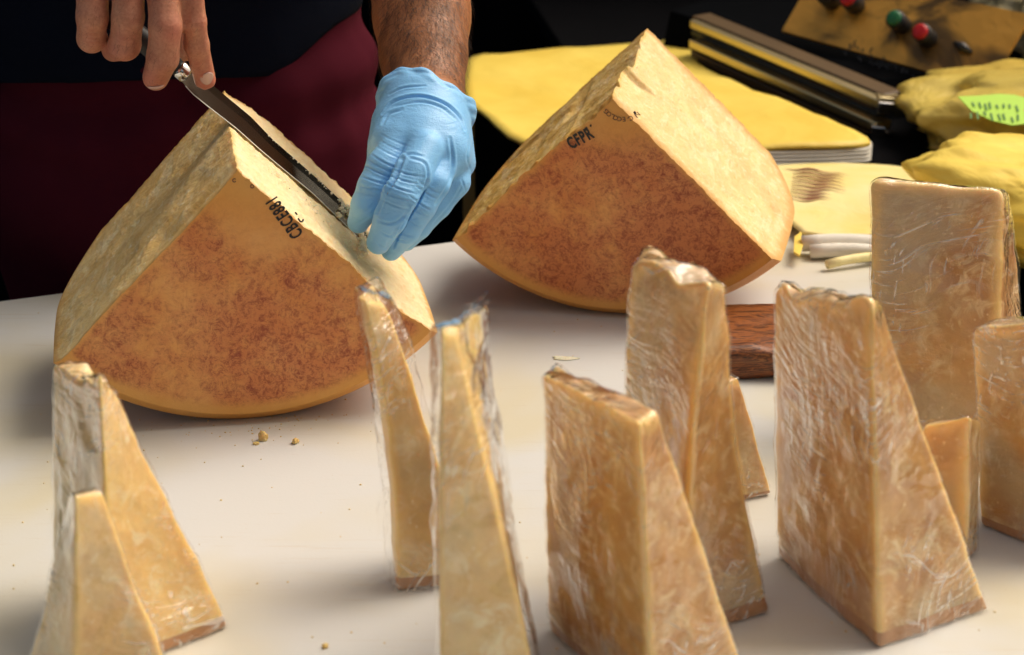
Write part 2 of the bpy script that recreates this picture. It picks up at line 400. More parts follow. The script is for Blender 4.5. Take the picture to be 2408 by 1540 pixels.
MAT = dict(edge=simple('ground_edge', (.85, .82, .74), .5, metal=.6), rind=m_rind(), pasteA=m_paste('cheese_paste', (.86, .62, .26), (.76, .45, .12)), pasteB=m_paste('cheese_paste_gold', (.84, .60, .20), (.64, .38, .07)),
    w0=m_wedge('aged_cheese', 0, 0), w1=m_wedge('aged_cheese_b', 0, 3.1), w2=m_wedge('pale_aged_cheese', 1, 5.2), w3=m_wedge('pale_aged_cheese_b', 1, 9.4), wr=m_wedge_rind(),
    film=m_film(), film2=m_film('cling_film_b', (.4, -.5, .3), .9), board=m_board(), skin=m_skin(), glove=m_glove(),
    shirt=m_cloth('navy_shirt', (.006, .008, .016)), trousers=m_cloth('burgundy_trousers', (.068, .009, .018)), wood=m_wood(), steel=m_steel(),
    chrome=m_steel('polished_steel', (.75, .73, .70), .12), ink=simple('black_ink', (.012, .012, .014), .5), ink_faded=simple('faded_ink', (.20, .10, .05), .6),
    yellow=m_paper('yellow_paper', (.88, .67, .12), (.80, .56, .07), .35), yellow_pale=m_paper('pale_yellow_paper', (.90, .79, .40), (.84, .68, .20), .3),
    white=m_paper('white_paper', (.80, .77, .68), (.76, .72, .62), .2), bag=m_paper('yellow_plastic', (.80, .62, .15), (.64, .46, .09), .8, .22),
    brown=simple('brown_print', (.22, .045, .02), .6), black=simple('black_plastic', (.012, .013, .016), .45), dark=m_cloth('dark_cloth', (.0025, .003, .004), 200),
    green=simple('green_cap', (.02, .16, .06), .4), red=simple('red_cap', (.55, .012, .015), .35), panel=m_panel(), bar=m_steel('brushed_bar', (.72, .60, .34), .35),
    barbrown=simple('brown_bar', (.10, .06, .025), .4), lime=simple('lime_label', (.45, .80, .02), .5), limeink=simple('green_pen', (.08, .25, .03), .6),
    nail=simple('nail', (.72, .45, .38), .25, coat=.3), hair=simple('dark_hair', (.03, .014, .008), .5), clear=m_paper('clear_plastic', (.42, .36, .20), (.30, .24, .12), 1.0, .15),
    metal=m_steel('grey_metal', (.40, .42, .45), .3), ground=m_cloth('dark_floor', (.012, .012, .012), 60), crumb=m_paste('crumb_paste', (.78, .56, .22), (.70, .46, .15), rimmed=False),
    crumbw=m_paste('pale_crumb_paste', (.95, .88, .68), (.90, .78, .50), rimmed=False), tablecloth=m_cloth('dark_table', (.006, .006, .007), 300), leg=simple('painted_wood', (.30, .23, .07), .6))

# ------------------------------------------------------------------ setting
build('ground', [(-30,-30,-.9),(30,-30,-.9),(30,30,-.9),(-30,30,-.9)], [(0,1,2,3)], MAT['ground'], kind='structure')
# dark cloth hung behind the stall, with soft vertical folds
_x = np.linspace(-1.6, 2.4, 240); _z = np.linspace(-.9, 1.3, 40); X, Z = np.meshgrid(_x, _z, indexing='ij')  # top raised out of view to darken the blade's reflections
Y = 2.25 + .02*np.sin(X*23 + 2*np.sin(X*5)) * (1 - .3*Z); V = np.stack([X, Y, Z], -1).reshape(-1, 3)
I = np.arange(240*40).reshape(240, 40); Fq = np.stack([I[:-1, :-1], I[1:, :-1], I[1:, 1:], I[:-1, 1:]], -1).reshape(-1, 4)
o = build('backdrop_cloth', V, Fq, MAT['dark'], kind='structure'); s_ = o.modifiers.new('solid', 'SOLIDIFY'); s_.thickness = .004
# chopping board on a trestle table: corners measured on the ground plane of the photo
c1 = az(1732, 479); eb = (az(0, 706) - c1); eb /= np.linalg.norm(eb); er = np.array([-eb[1], eb[0], 0])
if er[1] > 0: er = -er
er = er*0.985 + (-eb)*.13; er /= np.linalg.norm(er)
def quad_from(corner, a, la, b, lb, z0, z1):
    p = [corner, corner + a*la, corner + a*la + b*lb, corner + b*lb]
    return prism([(q[0], q[1], z0) for q in p], [(q[0], q[1], z1) for q in p])
t = thing('market_table', 'dark trestle table under the white cheese board', 'table', (c1[0], c1[1], -.9))
bevel(build('table_top', quad_from(c1 + (eb + er)*.02, eb, 1.55, er, 1.5, -.055, -.024), BOXF, MAT['tablecloth'], t, False), .003)
for a, b in ((.08, .08), (1.45, .08), (.08, 1.35), (1.45, 1.35)):
    p = c1 + eb*a + er*b; build('leg', boxv(p[0]-.025, p[0]+.025, p[1]-.025, p[1]+.025, -.9, -.056), BOXF, MAT['leg'], t, False)
o = build('cutting_board', quad_from(c1, eb, 1.6, er, 1.55, -.023, 0), BOXF, MAT['board'], None, False, loc=(c1[0], c1[1], -.023),
      label='large white plastic cutting board, stained and scratched, under all the cheese', cat='cutting board'); bevel(o, .004, 3)

# ------------------------------------------------------------------ the two wheel sections
def frame(yaw, tilt):
    a = np.array([-math.sin(yaw)*math.cos(tilt), math.cos(yaw)*math.cos(tilt), math.sin(tilt)]); x = np.array([math.cos(yaw), math.sin(yaw), 0])
    return x, a, np.cross(x, a)
def sm(x, a, b): t = np.clip((x-a)/(b-a), 0, 1); return t*t*(3-2*t)
class Sec: pass
def section(q, which):
    x0, y0, yaw, tilt, tl, tr, R, T, z0 = q; x, a, z = frame(yaw, tilt); P0 = np.array([x0, y0, z0])
    s = Sec(); s.P, s.x, s.a, s.z, s.R, s.T, s.tl, s.tr = P0, x, a, z, R, T, tl, tr
    s.L = -x*math.sin(tl) - z*math.cos(tl); s.Rr = x*math.sin(tr) - z*math.cos(tr)
    s.nL = np.cross(s.L, a); s.nL *= -np.sign(s.nL @ (s.Rr)); s.nR = np.cross(s.Rr, a); s.nR *= -np.sign(s.nR @ s.L)
    prm, Q, ID = cube_grid(200, 200, 180)
    u, v, t = prm.T; m = np.maximum(u, v); mm = np.maximum(m, 1e-9); mid = (tr - tl)/2
    ang = np.where(u >= v, -tl + (v/mm)*(mid + tl), tr - (u/mm)*(tr - mid))
    def prof(t):
        return 1 + .045*sm(t, 0, .07) + .02*np.sin(np.pi*np.clip(t, 0, 1)) - (.25 if which == 'A' else .20)*np.clip((t-.60)/.40, 0, 1)**2.2
    rad = m * R * prof(t); tt = t*T
    P = P0 + (np.sin(ang)*rad)[:, None]*x - (np.cos(ang)*rad)[:, None]*z + tt[:, None]*a
    dLd = rad*np.sin(np.clip(ang + tl, 0, 1.5)); dRd = rad*np.sin(np.clip(tr - ang, 0, 1.5))
    wL = np.clip(1 - dLd/.014, 0, 1)**1.5; wR = np.clip(1 - dRd/.014, 0, 1)**1.5
    keep = sm(R*prof(t) - rad, .0, .012)       # no displacement right at the rind
    c = np.stack([rad*25, tt*25, ang*0 + (3 if which == 'A' else 11)], -1)
    # broken, granular paste: scallops with sharp ledges plus grain
    def rough(seed, amp):
        cc = c + seed*7.7
        led = vn(cc*np.array([1.2, 2.2, 1]), seed) + .5*vn(cc*np.array([3, 5, 1]), seed+1); led = np.round(led*2.2)/2.2*.6 + led*.4
        g = fbm(cc*4, 4, seed+3, .6); return amp*(led*.0013 + g*.0006 + np.maximum(vn(cc*14, seed+9), .3)*.0009*np.clip(vn(cc*1.3, seed+6)+.4, 0, 1) - .0006)
    dL = rough(1, .7); dR = rough(5, 1.0 if which == 'A' else .6) + (.0011 if which == 'A' else .0006)*np.clip(fbm(np.stack([rad*330, tt*330, ang*60], -1), 2, 41) - .1, -.4, 1)
    pitL = np.clip(vn(c*np.array([.9, 1.8, 1]) + 40, 21) - .35, 0, 1); dL -= pitL*.006
    if which == 'A':
        dL -= .004*(1 - sm(tt, .014, .020))*(1 - sm(rad, .06, .16)); dR -= .0018*(1 - sm(tt, .012, .020))*(1-sm(rad, .05, .2))
        line = .1165 + .002*vn(c*2, 31)                                        # the cut the knife is opening
        g = np.exp(-((tt - line + .0035)/.0034)**2) * sm(rad, -.01, .03) * (1 - sm(rad, .168, .185)); dR -= g*.011
        dR += .0022*np.exp(-((tt - line - .004)/.003)**2)*np.maximum(vn(c*9, 33), 0)*(1 - sm(rad, .16, .19))
        dR += .0045*sm(tt, line+.006, line+.014)*sm(rad, .0, .03)*(1 - sm(rad, .13, .17))
        dR -= .003*(1-sm(tt, .02, .05))*sm(rad, .12, .15)*(1-sm(rad, .19, .21))
    else:
        dR -= .0065*sm(tt, .015, .085)*(1 - sm(tt, .087, .093))*(1 - sm(rad, .015, .05))
        dL -= .005*sm(tt, .092, .098)*(1 - sm(tt, .12, .17))*(1 - sm(rad, .02, .12))
        dL -= .006*(sm(rad, .07, .078) - sm(rad, .085, .10))*sm(tt, .10, .13)*(1 - sm(tt, .15, .2))
        dL += .0025*(1 - sm(tt, .004, .014))*np.maximum(vn(c*6, 5)+.4, 0)
    P = P + (dL*wL*keep)[:, None]*s.nL + (dR*wR*keep)[:, None]*s.nR
    fr_ = (ID == 4)[:, None]
    rimd = np.minimum(np.minimum(R*prof(t) - rad, tt), T - tt)
    rim = sm(rimd + .0022*fbm(c*6, 3, 77), .0005, .0085 if which == 'A' else .016)
    edge = np.where(t < 1e-6, sm(R - rad, .002, .015), sm(tt, .0, .03)*.9)      # yellow border of the front face
    dcut = np.minimum(dLd, dRd); edge = np.where(t < 1e-6, edge*sm(dcut, -.004, .007)*sm(rad, .01, .07), edge)
    s.at = lambda r, an, t_: P0 + math.sin(an)*r*x - math.cos(an)*r*z + t_*a
    # light patch round the stamp
    if which == 'A':
        cl = az  # placeholder
        ctr = on_front(s, 625, 520); dd = np.linalg.norm(P - ctr, axis=1); clear = 1 - sm(dd, .022, .040); clear = np.maximum(clear, (1 - sm(rad, .03, .06)))
    else: clear = 1 - sm(rad, .02, .06)
    # the front and back and the curved side are rind, the two radial cuts are paste
    isr = (ID == 1) | (ID == 3) | (ID == 4) | (ID == 5)
    # tiny waviness of the rind
    nz = fbm(P*18, 3, 50)*.0009; P = P + (nz*np.where(t < 1e-6, keep*0 + 1, 0))[:, None]*(-a)*np.minimum(1, (m*2))[:, None]*.3
    return s, P, Q, isr, dict(rim=rim, edge=edge, clear=clear, paler=np.where(dRd < .004, .75 if which == 'A' else .40, 0.)*sm(dRd*0 + dLd, .0, .006), redness=np.full(len(P), .02 if which == 'A' else .07))
def on_front(s, u, v, off=0.0):
    d = _ray(u, v); n = s.a; t = ((s.P - n*off - CAM) @ n) / (d @ n); return CAM + d*t
def on_right(s, u, v, off=0.0):
    d = _ray(u, v); n = s.nR; t = ((s.P + n*off - CAM) @ n) / (d @ n); return CAM + d*t
QA = [-.2152, -.0398, .178, .0391, .7507, .79, .2141, .2227, .224]
QB = [.0894, .2068, -.2158, .1039, .7832, .7887, .2117, .2152, .2203]
def cheese(q, which, label, paste):
    s, P, Q, isr, at = section(q, which)
    dz = P[:, 2].min(); loc = (s.P[0] + s.T*.5*s.a[0], s.P[1] + s.T*.5*s.a[1], 0)
    P[:, 2] -= dz*0
    th = thing('cheese_section', label, 'cheese', loc, 'big sections of a whole cheese wheel')
    V, F_, A = compact(P, Q[isr], at); build('rind', V, F_, MAT['rind'], th, attrs=A)
    V, F_, A = compact(P, Q[~isr], at); build('paste', V, F_, paste, th, attrs=A)
    s.th = th; s.minz = dz; print('section', which, 'min z', dz); return s
SA = cheese(QA, 'A', 'large quarter of hard cheese being cut by the knife, black letters on its mottled rind', MAT['pasteA'])
SB = cheese(QB, 'B', 'large uncut quarter of hard cheese behind, darker red mottled rind, between glove and yellow paper', MAT['pasteB'])

def text_on(s, txt, pos, dirpx, size, mat, parent, name='lettering', thick=0.0, squash=1.0):
    """stamped text on the front face; pos/dirpx are two photo points giving baseline start and direction"""
    cu = bpy.data.curves.new(name, 'FONT'); cu.body = txt; cu.size = size; cu.space_character = 1.16; cu.offset = thick; cu.resolution_u = 3
    ob = bpy.data.objects.new('tmp', cu); sc.collection.objects.link(ob)
    dg = bpy.context.evaluated_depsgraph_get(); me = bpy.data.meshes.new_from_object(ob.evaluated_get(dg)); bpy.data.objects.remove(ob)
    p0 = on_front(s, *pos, .0007); p1 = on_front(s, *dirpx, .0007); d = p1 - p0; d /= np.linalg.norm(d)
    up = np.cross(-s.a, d)
    co = np.array([v.co[:] for v in me.vertices]); V = p0 + co[:, :1]*d*squash + co[:, 1:2]*up
    Fs = [tuple(p.vertices) for p in me.polygons]
    return build(name, V, Fs, mat, parent, False)
text_on(SA, 'CBCE881', (714, 549), (650, 462), .0148, MAT['ink'], SA.th, thick=.0004, squash=.60)
# remains of a second line and of the round seal, cut through by the edge
def strokes(s, pts, w, mat, parent, name):
    V = []; F_ = []
    for (a, b) in pts:
        A_ = on_front(s, *a, .0007); B_ = on_front(s, *b, .0007); d = B_ - A_; n = np.cross(d, s.a); n /= max(np.linalg.norm(n), 1e-9); n *= w/2
        k = len(V); V += [A_ - n, B_ - n, B_ + n, A_ + n]; F_.append((k, k+1, k+2, k+3))
    return build(name, V, F_, mat, parent, False)
strokes(SA, [((701, 513), (706, 521)), ((706, 521), (712, 521)), ((712, 521), (713, 515))], .0014, MAT['ink'], SA.th, 'lettering'); strokes(SA, [((694, 499), (699, 505))], .0014, MAT['ink'], SA.th, 'lettering')
def ring(cx, cy, r, n=10, a0=0, a1=360): return [((cx + r*math.cos(math.radians(a0+(a1-a0)*i/n)), cy + r*math.sin(math.radians(a0+(a1-a0)*i/n))), (cx + r*math.cos(math.radians(a0+(a1-a0)*(i+1)/n)), cy + r*math.sin(math.radians(a0+(a1-a0)*(i+1)/n)))) for i in range(n)]
strokes(SA, ring(593, 438, 4), .0009, MAT['ink_faded'], SA.th, 'lettering'); strokes(SA, ring(551, 424, 4, 8, 30, 320), .0009, MAT['ink_faded'], SA.th, 'lettering')
text_on(SB, 'CFPR', (1343, 351), (1394, 324), .0158, MAT['ink'], SB.th, thick=.0006, squash=.63)
for q_ in (((1387, 295), (1391, 296)), ((1377, 299), (1380, 303)), ((1491, 262), (1495, 268))): strokes(SB, [q_], .0022, MAT['ink'], SB.th, 'lettering')
_arc = 'NIC-ECOLOG'; cxA, cyA, rA = 1466, 228, 47
for i, chh in enumerate(_arc):
    a = math.radians(46 + i*9.6)
    p = (cxA + rA*math.cos(a)*1.02, cyA + rA*math.sin(a)); tdir = (-math.sin(a), math.cos(a)); 
    text_on(SB, chh, p, (p[0] + tdir[0]*20, p[1] + tdir[1]*20), .0062, MAT['ink_faded'], SB.th, thick=.0001)

# ------------------------------------------------------------------ wrapped wedges
def wedge_mesh(base, top, n=(26, 26, 60), off=0.0, rnd=.004, amp=.0012, seed=1, wr=0.0, bend=None):
    base = np.array(base, float); top = np.array(top, float)
    prm, Q, ID = cube_grid(*n)
    dims = np.array([np.linalg.norm(base[1]-base[0]), np.linalg.norm(base[3]-base[0]), np.linalg.norm(top.mean(0)-base.mean(0))])
    p = prm*dims; r = min(rnd, dims.min()*.45); q = np.clip(p, r, dims - r); d = p - q; L = np.linalg.norm(d, axis=1); nd = d/np.maximum(L, 1e-9)[:, None]
    p2 = q + nd*r; e = p2/dims; a, b, c = e.T
    def bil(C): return (C[0]*((1-a)*(1-b))[:, None] + C[1]*(a*(1-b))[:, None] + C[2]*(a*b)[:, None] + C[3]*((1-a)*b)[:, None])
    P = bil(base)*(1-c)[:, None] + bil(top)*c[:, None]
    if bend is not None: P = P + np.outer(np.sin(np.pi*c), bend)
    N = vnormals(P, Q)
    P = P + N*(off + amp*(fbm(P*38 + seed*9.1, 4, seed) + .35*np.round(vn(P*20 + seed, seed+4)*3)/3))[:, None]
    if wr:
        zn = np.clip(vn(P*14, seed+8)*1.4 + .5, .1, 1)
        P = P + N*(wr*(2.2*tri(P, 38, 7, seed, .05) + 1.2*zn*tri(P*np.array([1, 1, .45]), 95, 6, seed+5, .05)))[:, None]
    P[:, 2] = np.maximum(P[:, 2], .0006)
    gy = np.minimum.reduce([(1-c)*dims[2]+.0, np.minimum(a, 1-a)*dims[0] + np.minimum(b, 1-b)*dims[1]])
    rimd = np.sort(np.stack([np.minimum(a, 1-a)*dims[0], np.minimum(b, 1-b)*dims[1], (1-c)*dims[2]], -1), 1)[:, 1]
    return P, Q, dict(rim=sm(rimd + .002*fbm(P*60, 3, seed+3), .001, .012)), c
def wedge(label, base, top, mat, film, seed, topd=None, filmbase=None, filmtop=None, amp=.0012, rnd=.004, bend=None, name='cheese_wedge', topamp=0.0, wrap=True, wr=.0010):
    base = np.array(base); top = np.array(top)
    loc = (base[:, 0].mean(), base[:, 1].mean(), 0)
    th = thing(name, label, 'cheese wedge', loc, 'film-wrapped cheese wedges standing on the board')
    P, Q, A, c = wedge_mesh(base, top, seed=seed, amp=amp, rnd=rnd, bend=bend, n=(30, 30, 80))
    if topamp:
        k = sm(c, .93, 1.0); P[:, 2] += k*topamp*(fbm(P*np.array([45, 45, 5]), 3, seed+30))
    cf = c[Q].mean(1); low = cf < .055
    V, F_, AA = compact(P, Q[low], A); build('rind', V, F_, MAT['wr'], th, attrs=AA)
    V, F_, AA = compact(P, Q[~low], A); build('paste', V, F_, mat, th, attrs=AA)
    if wrap:
        fb = np.array(filmbase) if filmbase is not None else base; ft = np.array(filmtop) if filmtop is not None else top
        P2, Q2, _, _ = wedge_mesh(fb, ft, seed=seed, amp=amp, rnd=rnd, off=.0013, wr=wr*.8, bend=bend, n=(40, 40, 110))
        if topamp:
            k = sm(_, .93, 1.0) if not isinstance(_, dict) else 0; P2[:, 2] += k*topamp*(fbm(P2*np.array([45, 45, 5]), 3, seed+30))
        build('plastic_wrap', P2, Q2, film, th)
    return th
def B4(*p): return [az(*q) if len(q) == 2 else np.array([q[0], q[1], 0.]) for q in p]
def T4(*p): return [ay(*q) for q in p]
# base order: left, front ridge, right, back (counter-clockwise from above)
wedge('tall film-wrapped wedge at the far left, grey-brown crumpled left side and shiny cream right side',
      B4((128, 1455), (262, 1588), (545, 1478), (390, 1360)), T4((124, 868, -.33), (236, 876, -.395), (251, 884, -.375), (165, 855, -.30)), MAT['w3'], MAT['film2'], 11, topamp=.006, wr=.0022)
wedge('pale cream wedge in the bottom left corner, standing in front of the crumpled one',
      B4((50, 1610), (176, 1690), (425, 1650), (320, 1500)), T4((168, 1164, -.45), (178, 1168, -.468), (238, 1158, -.45), (222, 1150, -.425)), MAT['w2'], MAT['film'], 12)
wedge('narrow leaning wedge in creased film, in front of the right end of the cut cheese',
      B4((924, 1352), (933, 1392), (1090, 1378), (1062, 1290)), T4((838, 700, -.295), (858, 705, -.32), (908, 715, -.31), (872, 668, -.275)), MAT['w2'], MAT['film2'], 13, bend=(.006, 0, 0),
      filmbase=B4((905, 1345), (931, 1394), (1094, 1380), (1064, 1284)), filmtop=T4((834, 680, -.29), (850, 690, -.325), (928, 712, -.30), (885, 655, -.27)), wr=.0025)
wedge('narrow wedge running off the bottom edge, loose clear film bunched over its top right',
      B4((1030, 1690), (1032, 1715), (1287, 1690), (1225, 1480)), T4((1034, 768, -.47), (1040, 776, -.485), (1066, 776, -.475), (1132, 728, -.41)), MAT['w3'], MAT['film'], 14,
      filmbase=B4((1026, 1690), (1029, 1717), (1296, 1690), (1240, 1470)), filmtop=T4((1012, 768, -.465), (1034, 780, -.488), (1070, 778, -.475), (1142, 712, -.40)), wr=.0026)
wedge('broad amber wedge with a clean sloping top, running off the bottom edge in the middle',
      B4((1285, 1480), (1532, 1700), (1765, 1615), (1560, 1430)), T4((1275, 884, -.385), (1503, 992, -.478), (1548, 972, -.455), (1305, 862, -.355)), MAT['w0'], MAT['film'], 15, topamp=.002)
wedge('tallest amber wedge with a rough broken top, in front of the uncut quarter cheese',
      B4((1492, 1345), (1624, 1500), (1810, 1442), (1700, 1290)), T4((1488, 625, -.315), (1668, 668, -.385), (1706, 655, -.355), (1522, 592, -.28)), MAT['w1'], MAT['film2'], 16, topamp=.006, bend=(-.006, 0, 0))
wedge('small orange wedge mostly hidden behind the tallest wedge, only its sloping right end showing',
      B4((1640, 1165), (1752, 1178), (1818, 1166), (1730, 1110)), T4((1690, 900, -.185), (1712, 900, -.18), (1738, 888, -.172), (1718, 880, -.16)), MAT['w1'], MAT['film'], 17)
wedge('big amber wedge right of centre with a ragged top and greyish right side',
      B4((1824, 1312), (2066, 1530), (2328, 1437), (2130, 1235)), T4((1822, 690, -.28), (2048, 718, -.39), (2066, 716, -.37), (1845, 660, -.245)), MAT['w0'], MAT['film2'], 18, topamp=.006)
wedge('widest wedge at the back right, flat amber face with a cracked crumbly middle',
      B4((2042, 1075), (2345, 1085), (2440, 1030), (2120, 960)), T4((2048, 424, -.055), (2356, 446, -.06), (2372, 452, -.03), (2062, 418, .0)), MAT['w1'], MAT['film'], 19, rnd=.006)
wedge('short orange wedge squeezed between the big amber wedge and the one at the right edge',
      B4((2140, 1300), (2268, 1325), (2296, 1300), (2190, 1220)), T4((2168, 1003, -.27), (2280, 978, -.278), (2306, 988, -.26), (2180, 985, -.23)), MAT['w1'], MAT['film'], 20, wrap=True)
wedge('wedge cut off by the right edge of the photo, brown face in wrinkled film',
      B4((2302, 1235), (2560, 1335), (2640, 1240), (2420, 1150)), T4((2290, 772, -.215), (2520, 752, -.27), (2560, 740, -.22), (2335, 752, -.18)), MAT['w1'], MAT['film2'], 21)

# loose, bunched ends of the wrap: thin crinkled tails, part of the wedge they belong to
def tail(th, p0, p1, width, seed, mat):
    p0, p1 = np.array(p0), np.array(p1); ax = (p1 - p0); L = np.linalg.norm(ax); ax = ax/L; sd = np.cross(ax, [0, -1, .3]); sd /= np.linalg.norm(sd); up = np.cross(sd, ax)
    U, V_ = np.meshgrid(np.linspace(0, 1, 40), np.linspace(-1, 1, 24), indexing='ij')
    P = p0 + ax*(U*L)[..., None] + sd*(V_*width*(.35 + .65*U + .2*np.sin(U*9 + seed)))[..., None]
    P = P + up*((.004*np.sin(V_*7 + U*4 + seed) + .005*tri(P, 60, 6, seed, .05)) * (.3 + U))[..., None]
    I = np.arange(40*24).reshape(40, 24); Fq = np.stack([I[:-1, :-1], I[1:, :-1], I[1:, 1:], I[:-1, 1:]], -1).reshape(-1, 4)
    P = P.reshape(-1, 3); P[:, 2] = np.maximum(P[:, 2], .001); return build('wrap_end', P, Fq, mat, th)
WD = [o_ for o_ in sc.objects if o_.type == 'EMPTY' and o_.name.startswith('cheese_wedge')]
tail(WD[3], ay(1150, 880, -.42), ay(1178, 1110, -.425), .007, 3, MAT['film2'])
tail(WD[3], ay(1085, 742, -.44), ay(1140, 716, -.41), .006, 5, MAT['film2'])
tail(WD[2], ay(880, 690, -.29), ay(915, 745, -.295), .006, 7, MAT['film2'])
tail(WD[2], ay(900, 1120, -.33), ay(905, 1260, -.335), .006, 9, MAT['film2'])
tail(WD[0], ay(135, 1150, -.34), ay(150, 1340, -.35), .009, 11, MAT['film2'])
# ------------------------------------------------------------------ olive wood board piece
ya = az(1750, 897)[1]
prm, Q, ID = cube_grid(60, 40, 14); dims = np.array([.16, .13, .030]); p = prm*dims
r = .011; qv = np.clip(p, r, dims - r); d = p - qv; P = qv + d/np.maximum(np.linalg.norm(d, axis=1), 1e-9)[:, None]*r
P = P + np.array([.150, ya, 0]); N = vnormals(P, Q); P += N*(.0014*fbm(P*np.array([30, 30, 60]), 4, 60))[:, None]
P[:, 1] += np.where(prm[:, 1] < .5, .004*vn(P*np.array([20, 0, 40]), 61), 0); P[:, 2] = np.maximum(P[:, 2], .0008)
build('wooden_block', P, Q, MAT['wood'], None, loc=(.2, ya+.06, 0), label='dark reddish olive-wood slab lying behind the wedges, below the uncut quarter', cat='wooden board')

# ------------------------------------------------------------------ knife, its edge in the right-hand cut face, blade parallel to the front rind
KE0, KE1 = on_right(SA, 556, 302, .0010), on_right(SA, 830, 546, .0004); _ke = (KE1 - KE0)/np.linalg.norm(KE1 - KE0)
KN = -SA.a*.27 + SA.nR*.96; KN -= _ke*(KN @ _ke); KN /= np.linalg.norm(KN); KP = KE0      # the blade lies back on the cut face
def on_blade(u, v, off=0.0):
    d = _ray(u, v); t = ((KP + KN*off - CAM) @ KN) / (d @ KN); return CAM + d*t
edge_px = [(424, 186), (436, 202), (455, 222), (489, 250), (556, 302), (613, 353), (674, 404), (735, 454), (786, 503), (830, 546), (868, 590)]
spine_px = [(446, 152), (462, 164), (478, 180), (503, 206), (588, 276), (640, 330), (694, 377), (752, 428), (806, 478), (848, 526), (876, 580)]
kn = thing('knife', 'long steel carving knife held in the bare hand, its blade sunk into the cut cheese', 'knife', tuple(on_blade(430, 170)))
V = []; F_ = []
for k, (e, s2) in enumerate(zip(edge_px, spine_px)):
    E_ = on_blade(*e); S_ = on_blade(*s2); d = (S_ - E_); d /= np.linalg.norm(d)
    w = .0013*(1 - .5*k/10)
    mid_ = E_ + (S_ - E_)*.62
    V += [E_, mid_ + KN*w, S_ + KN*w, S_ - KN*w, mid_ - KN*w]
for k in range(len(edge_px)-1):
    for j in range(5): a_, b_ = k*5 + j, k*5 + (j+1) % 5; F_.append((a_, b_, b_+5, a_+5))
F_ += [(0, 1, 2, 3, 4)[::-1], tuple(len(V)-5 + j for j in range(5))]
build('blade', V, F_, MAT['steel'], kn, False)
V, F_ = tube([on_blade(u, v, .0004) for u, v in edge_px[1:]], .00042, 6); build('cutting_edge', V, F_, MAT['edge'], kn)
def chain_px(pts, off): return [on_blade(u, v, off) for u, v in pts]
V, F_ = tube([on_blade(441, 178), on_blade(436, 174), on_blade(423, 163), on_blade(417, 158)], [.0062, .0080, .0080, .0070], 18)
build('bolster', V, F_, MAT['chrome'], kn)
V, F_ = tube([on_blade(419, 160), on_blade(400, 144), on_blade(360, 112), on_blade(300, 66), on_blade(250, 28), on_blade(236, 16)], [.0070, .0085, .0100, .0095, .0110, .0080], 18)
build('handle', V, F_, MAT['black'], kn)

# ------------------------------------------------------------------ crumbs
def blob(c, r, seed, n=10, sq=(1, 1, .8)):
    prm, Q, _ = cube_grid(n, n, n); p = prm*2 - 1; p /= np.linalg.norm(p, axis=1)[:, None]
    return np.array(c) + p*r*np.array(sq)*(1 + .35*fbm(p*1.6 + seed, 3, seed))[:, None], Q
def crumb(c, r, seed, label=None, group=None, mat=None, sq=(1, 1, .8)):
    V, Q = blob(c, r, seed, sq=sq); V[:, 2] = np.maximum(V[:, 2], .0002)
    return build('cheese_crumb', V, Q, mat or MAT['crumb'], None, loc=(c[0], c[1], c[2]), label=label, cat='crumb', group=group)
g_ = 'loose crumbs on the board'
p = az(619, 1036); crumb((p[0], p[1], .0028), .0038, 3, 'larger pointed cheese crumb on the white board below the cut cheese', g_, sq=(1.1, .8, 1.3))
p = az(695, 1043); crumb((p[0], p[1], .0020), .0030, 8, 'smaller cheese crumb to the right of the larger crumb on the board', g_)
p = az(603, 1045); crumb((p[0], p[1], .001), .0018, 9, 'tiny crumb just left of the larger crumb on the board', g_, sq=(1.4, 1, .6))
p = az(1332, 843); crumb((p[0], p[1], .0006), .009, 15, 'flat pale cheese smear on the board left of the tallest wedge', g_, MAT['crumbw'], sq=(1.3, .5, .06))
p = az(765, 1523); crumb((p[0], p[1], .001), .0022, 16, 'tiny crumb at the bottom edge between the left and middle wedges', g_)
def crumb_stuff(name, pts, rr, mat, label, cat):
    Vs = []; Qs = []; k = 0
    for i, c in enumerate(pts):
        V, Q = blob(c, rr[i], i, n=2, sq=(1.1, .9, .8)); Vs.append(V); Qs.append(Q + k); k += len(V)
    return build(name, np.concatenate(Vs), np.concatenate(Qs), mat, None, False, loc=pts[0], label=label, cat=cat, kind='stuff')
pts = []; rr = []
for _ in range(150):
    u, v = RNG.uniform(20, 2350), RNG.uniform(720, 1530); q = az(u, v); pts.append((q[0], q[1], .0003)); rr.append(RNG.uniform(.0003, .0009))
for _ in range(90):
    u, v = RNG.normal(600, 160), 975 + abs(RNG.normal(0, 35)); q = az(u, v); pts.append((q[0], q[1], .0003)); rr.append(RNG.uniform(.0002, .0008))
crumb_stuff('fine_crumbs', pts, rr, MAT['crumb'], 'fine cheese crumbs scattered over the white board', 'crumbs')
pts = []; rr = []
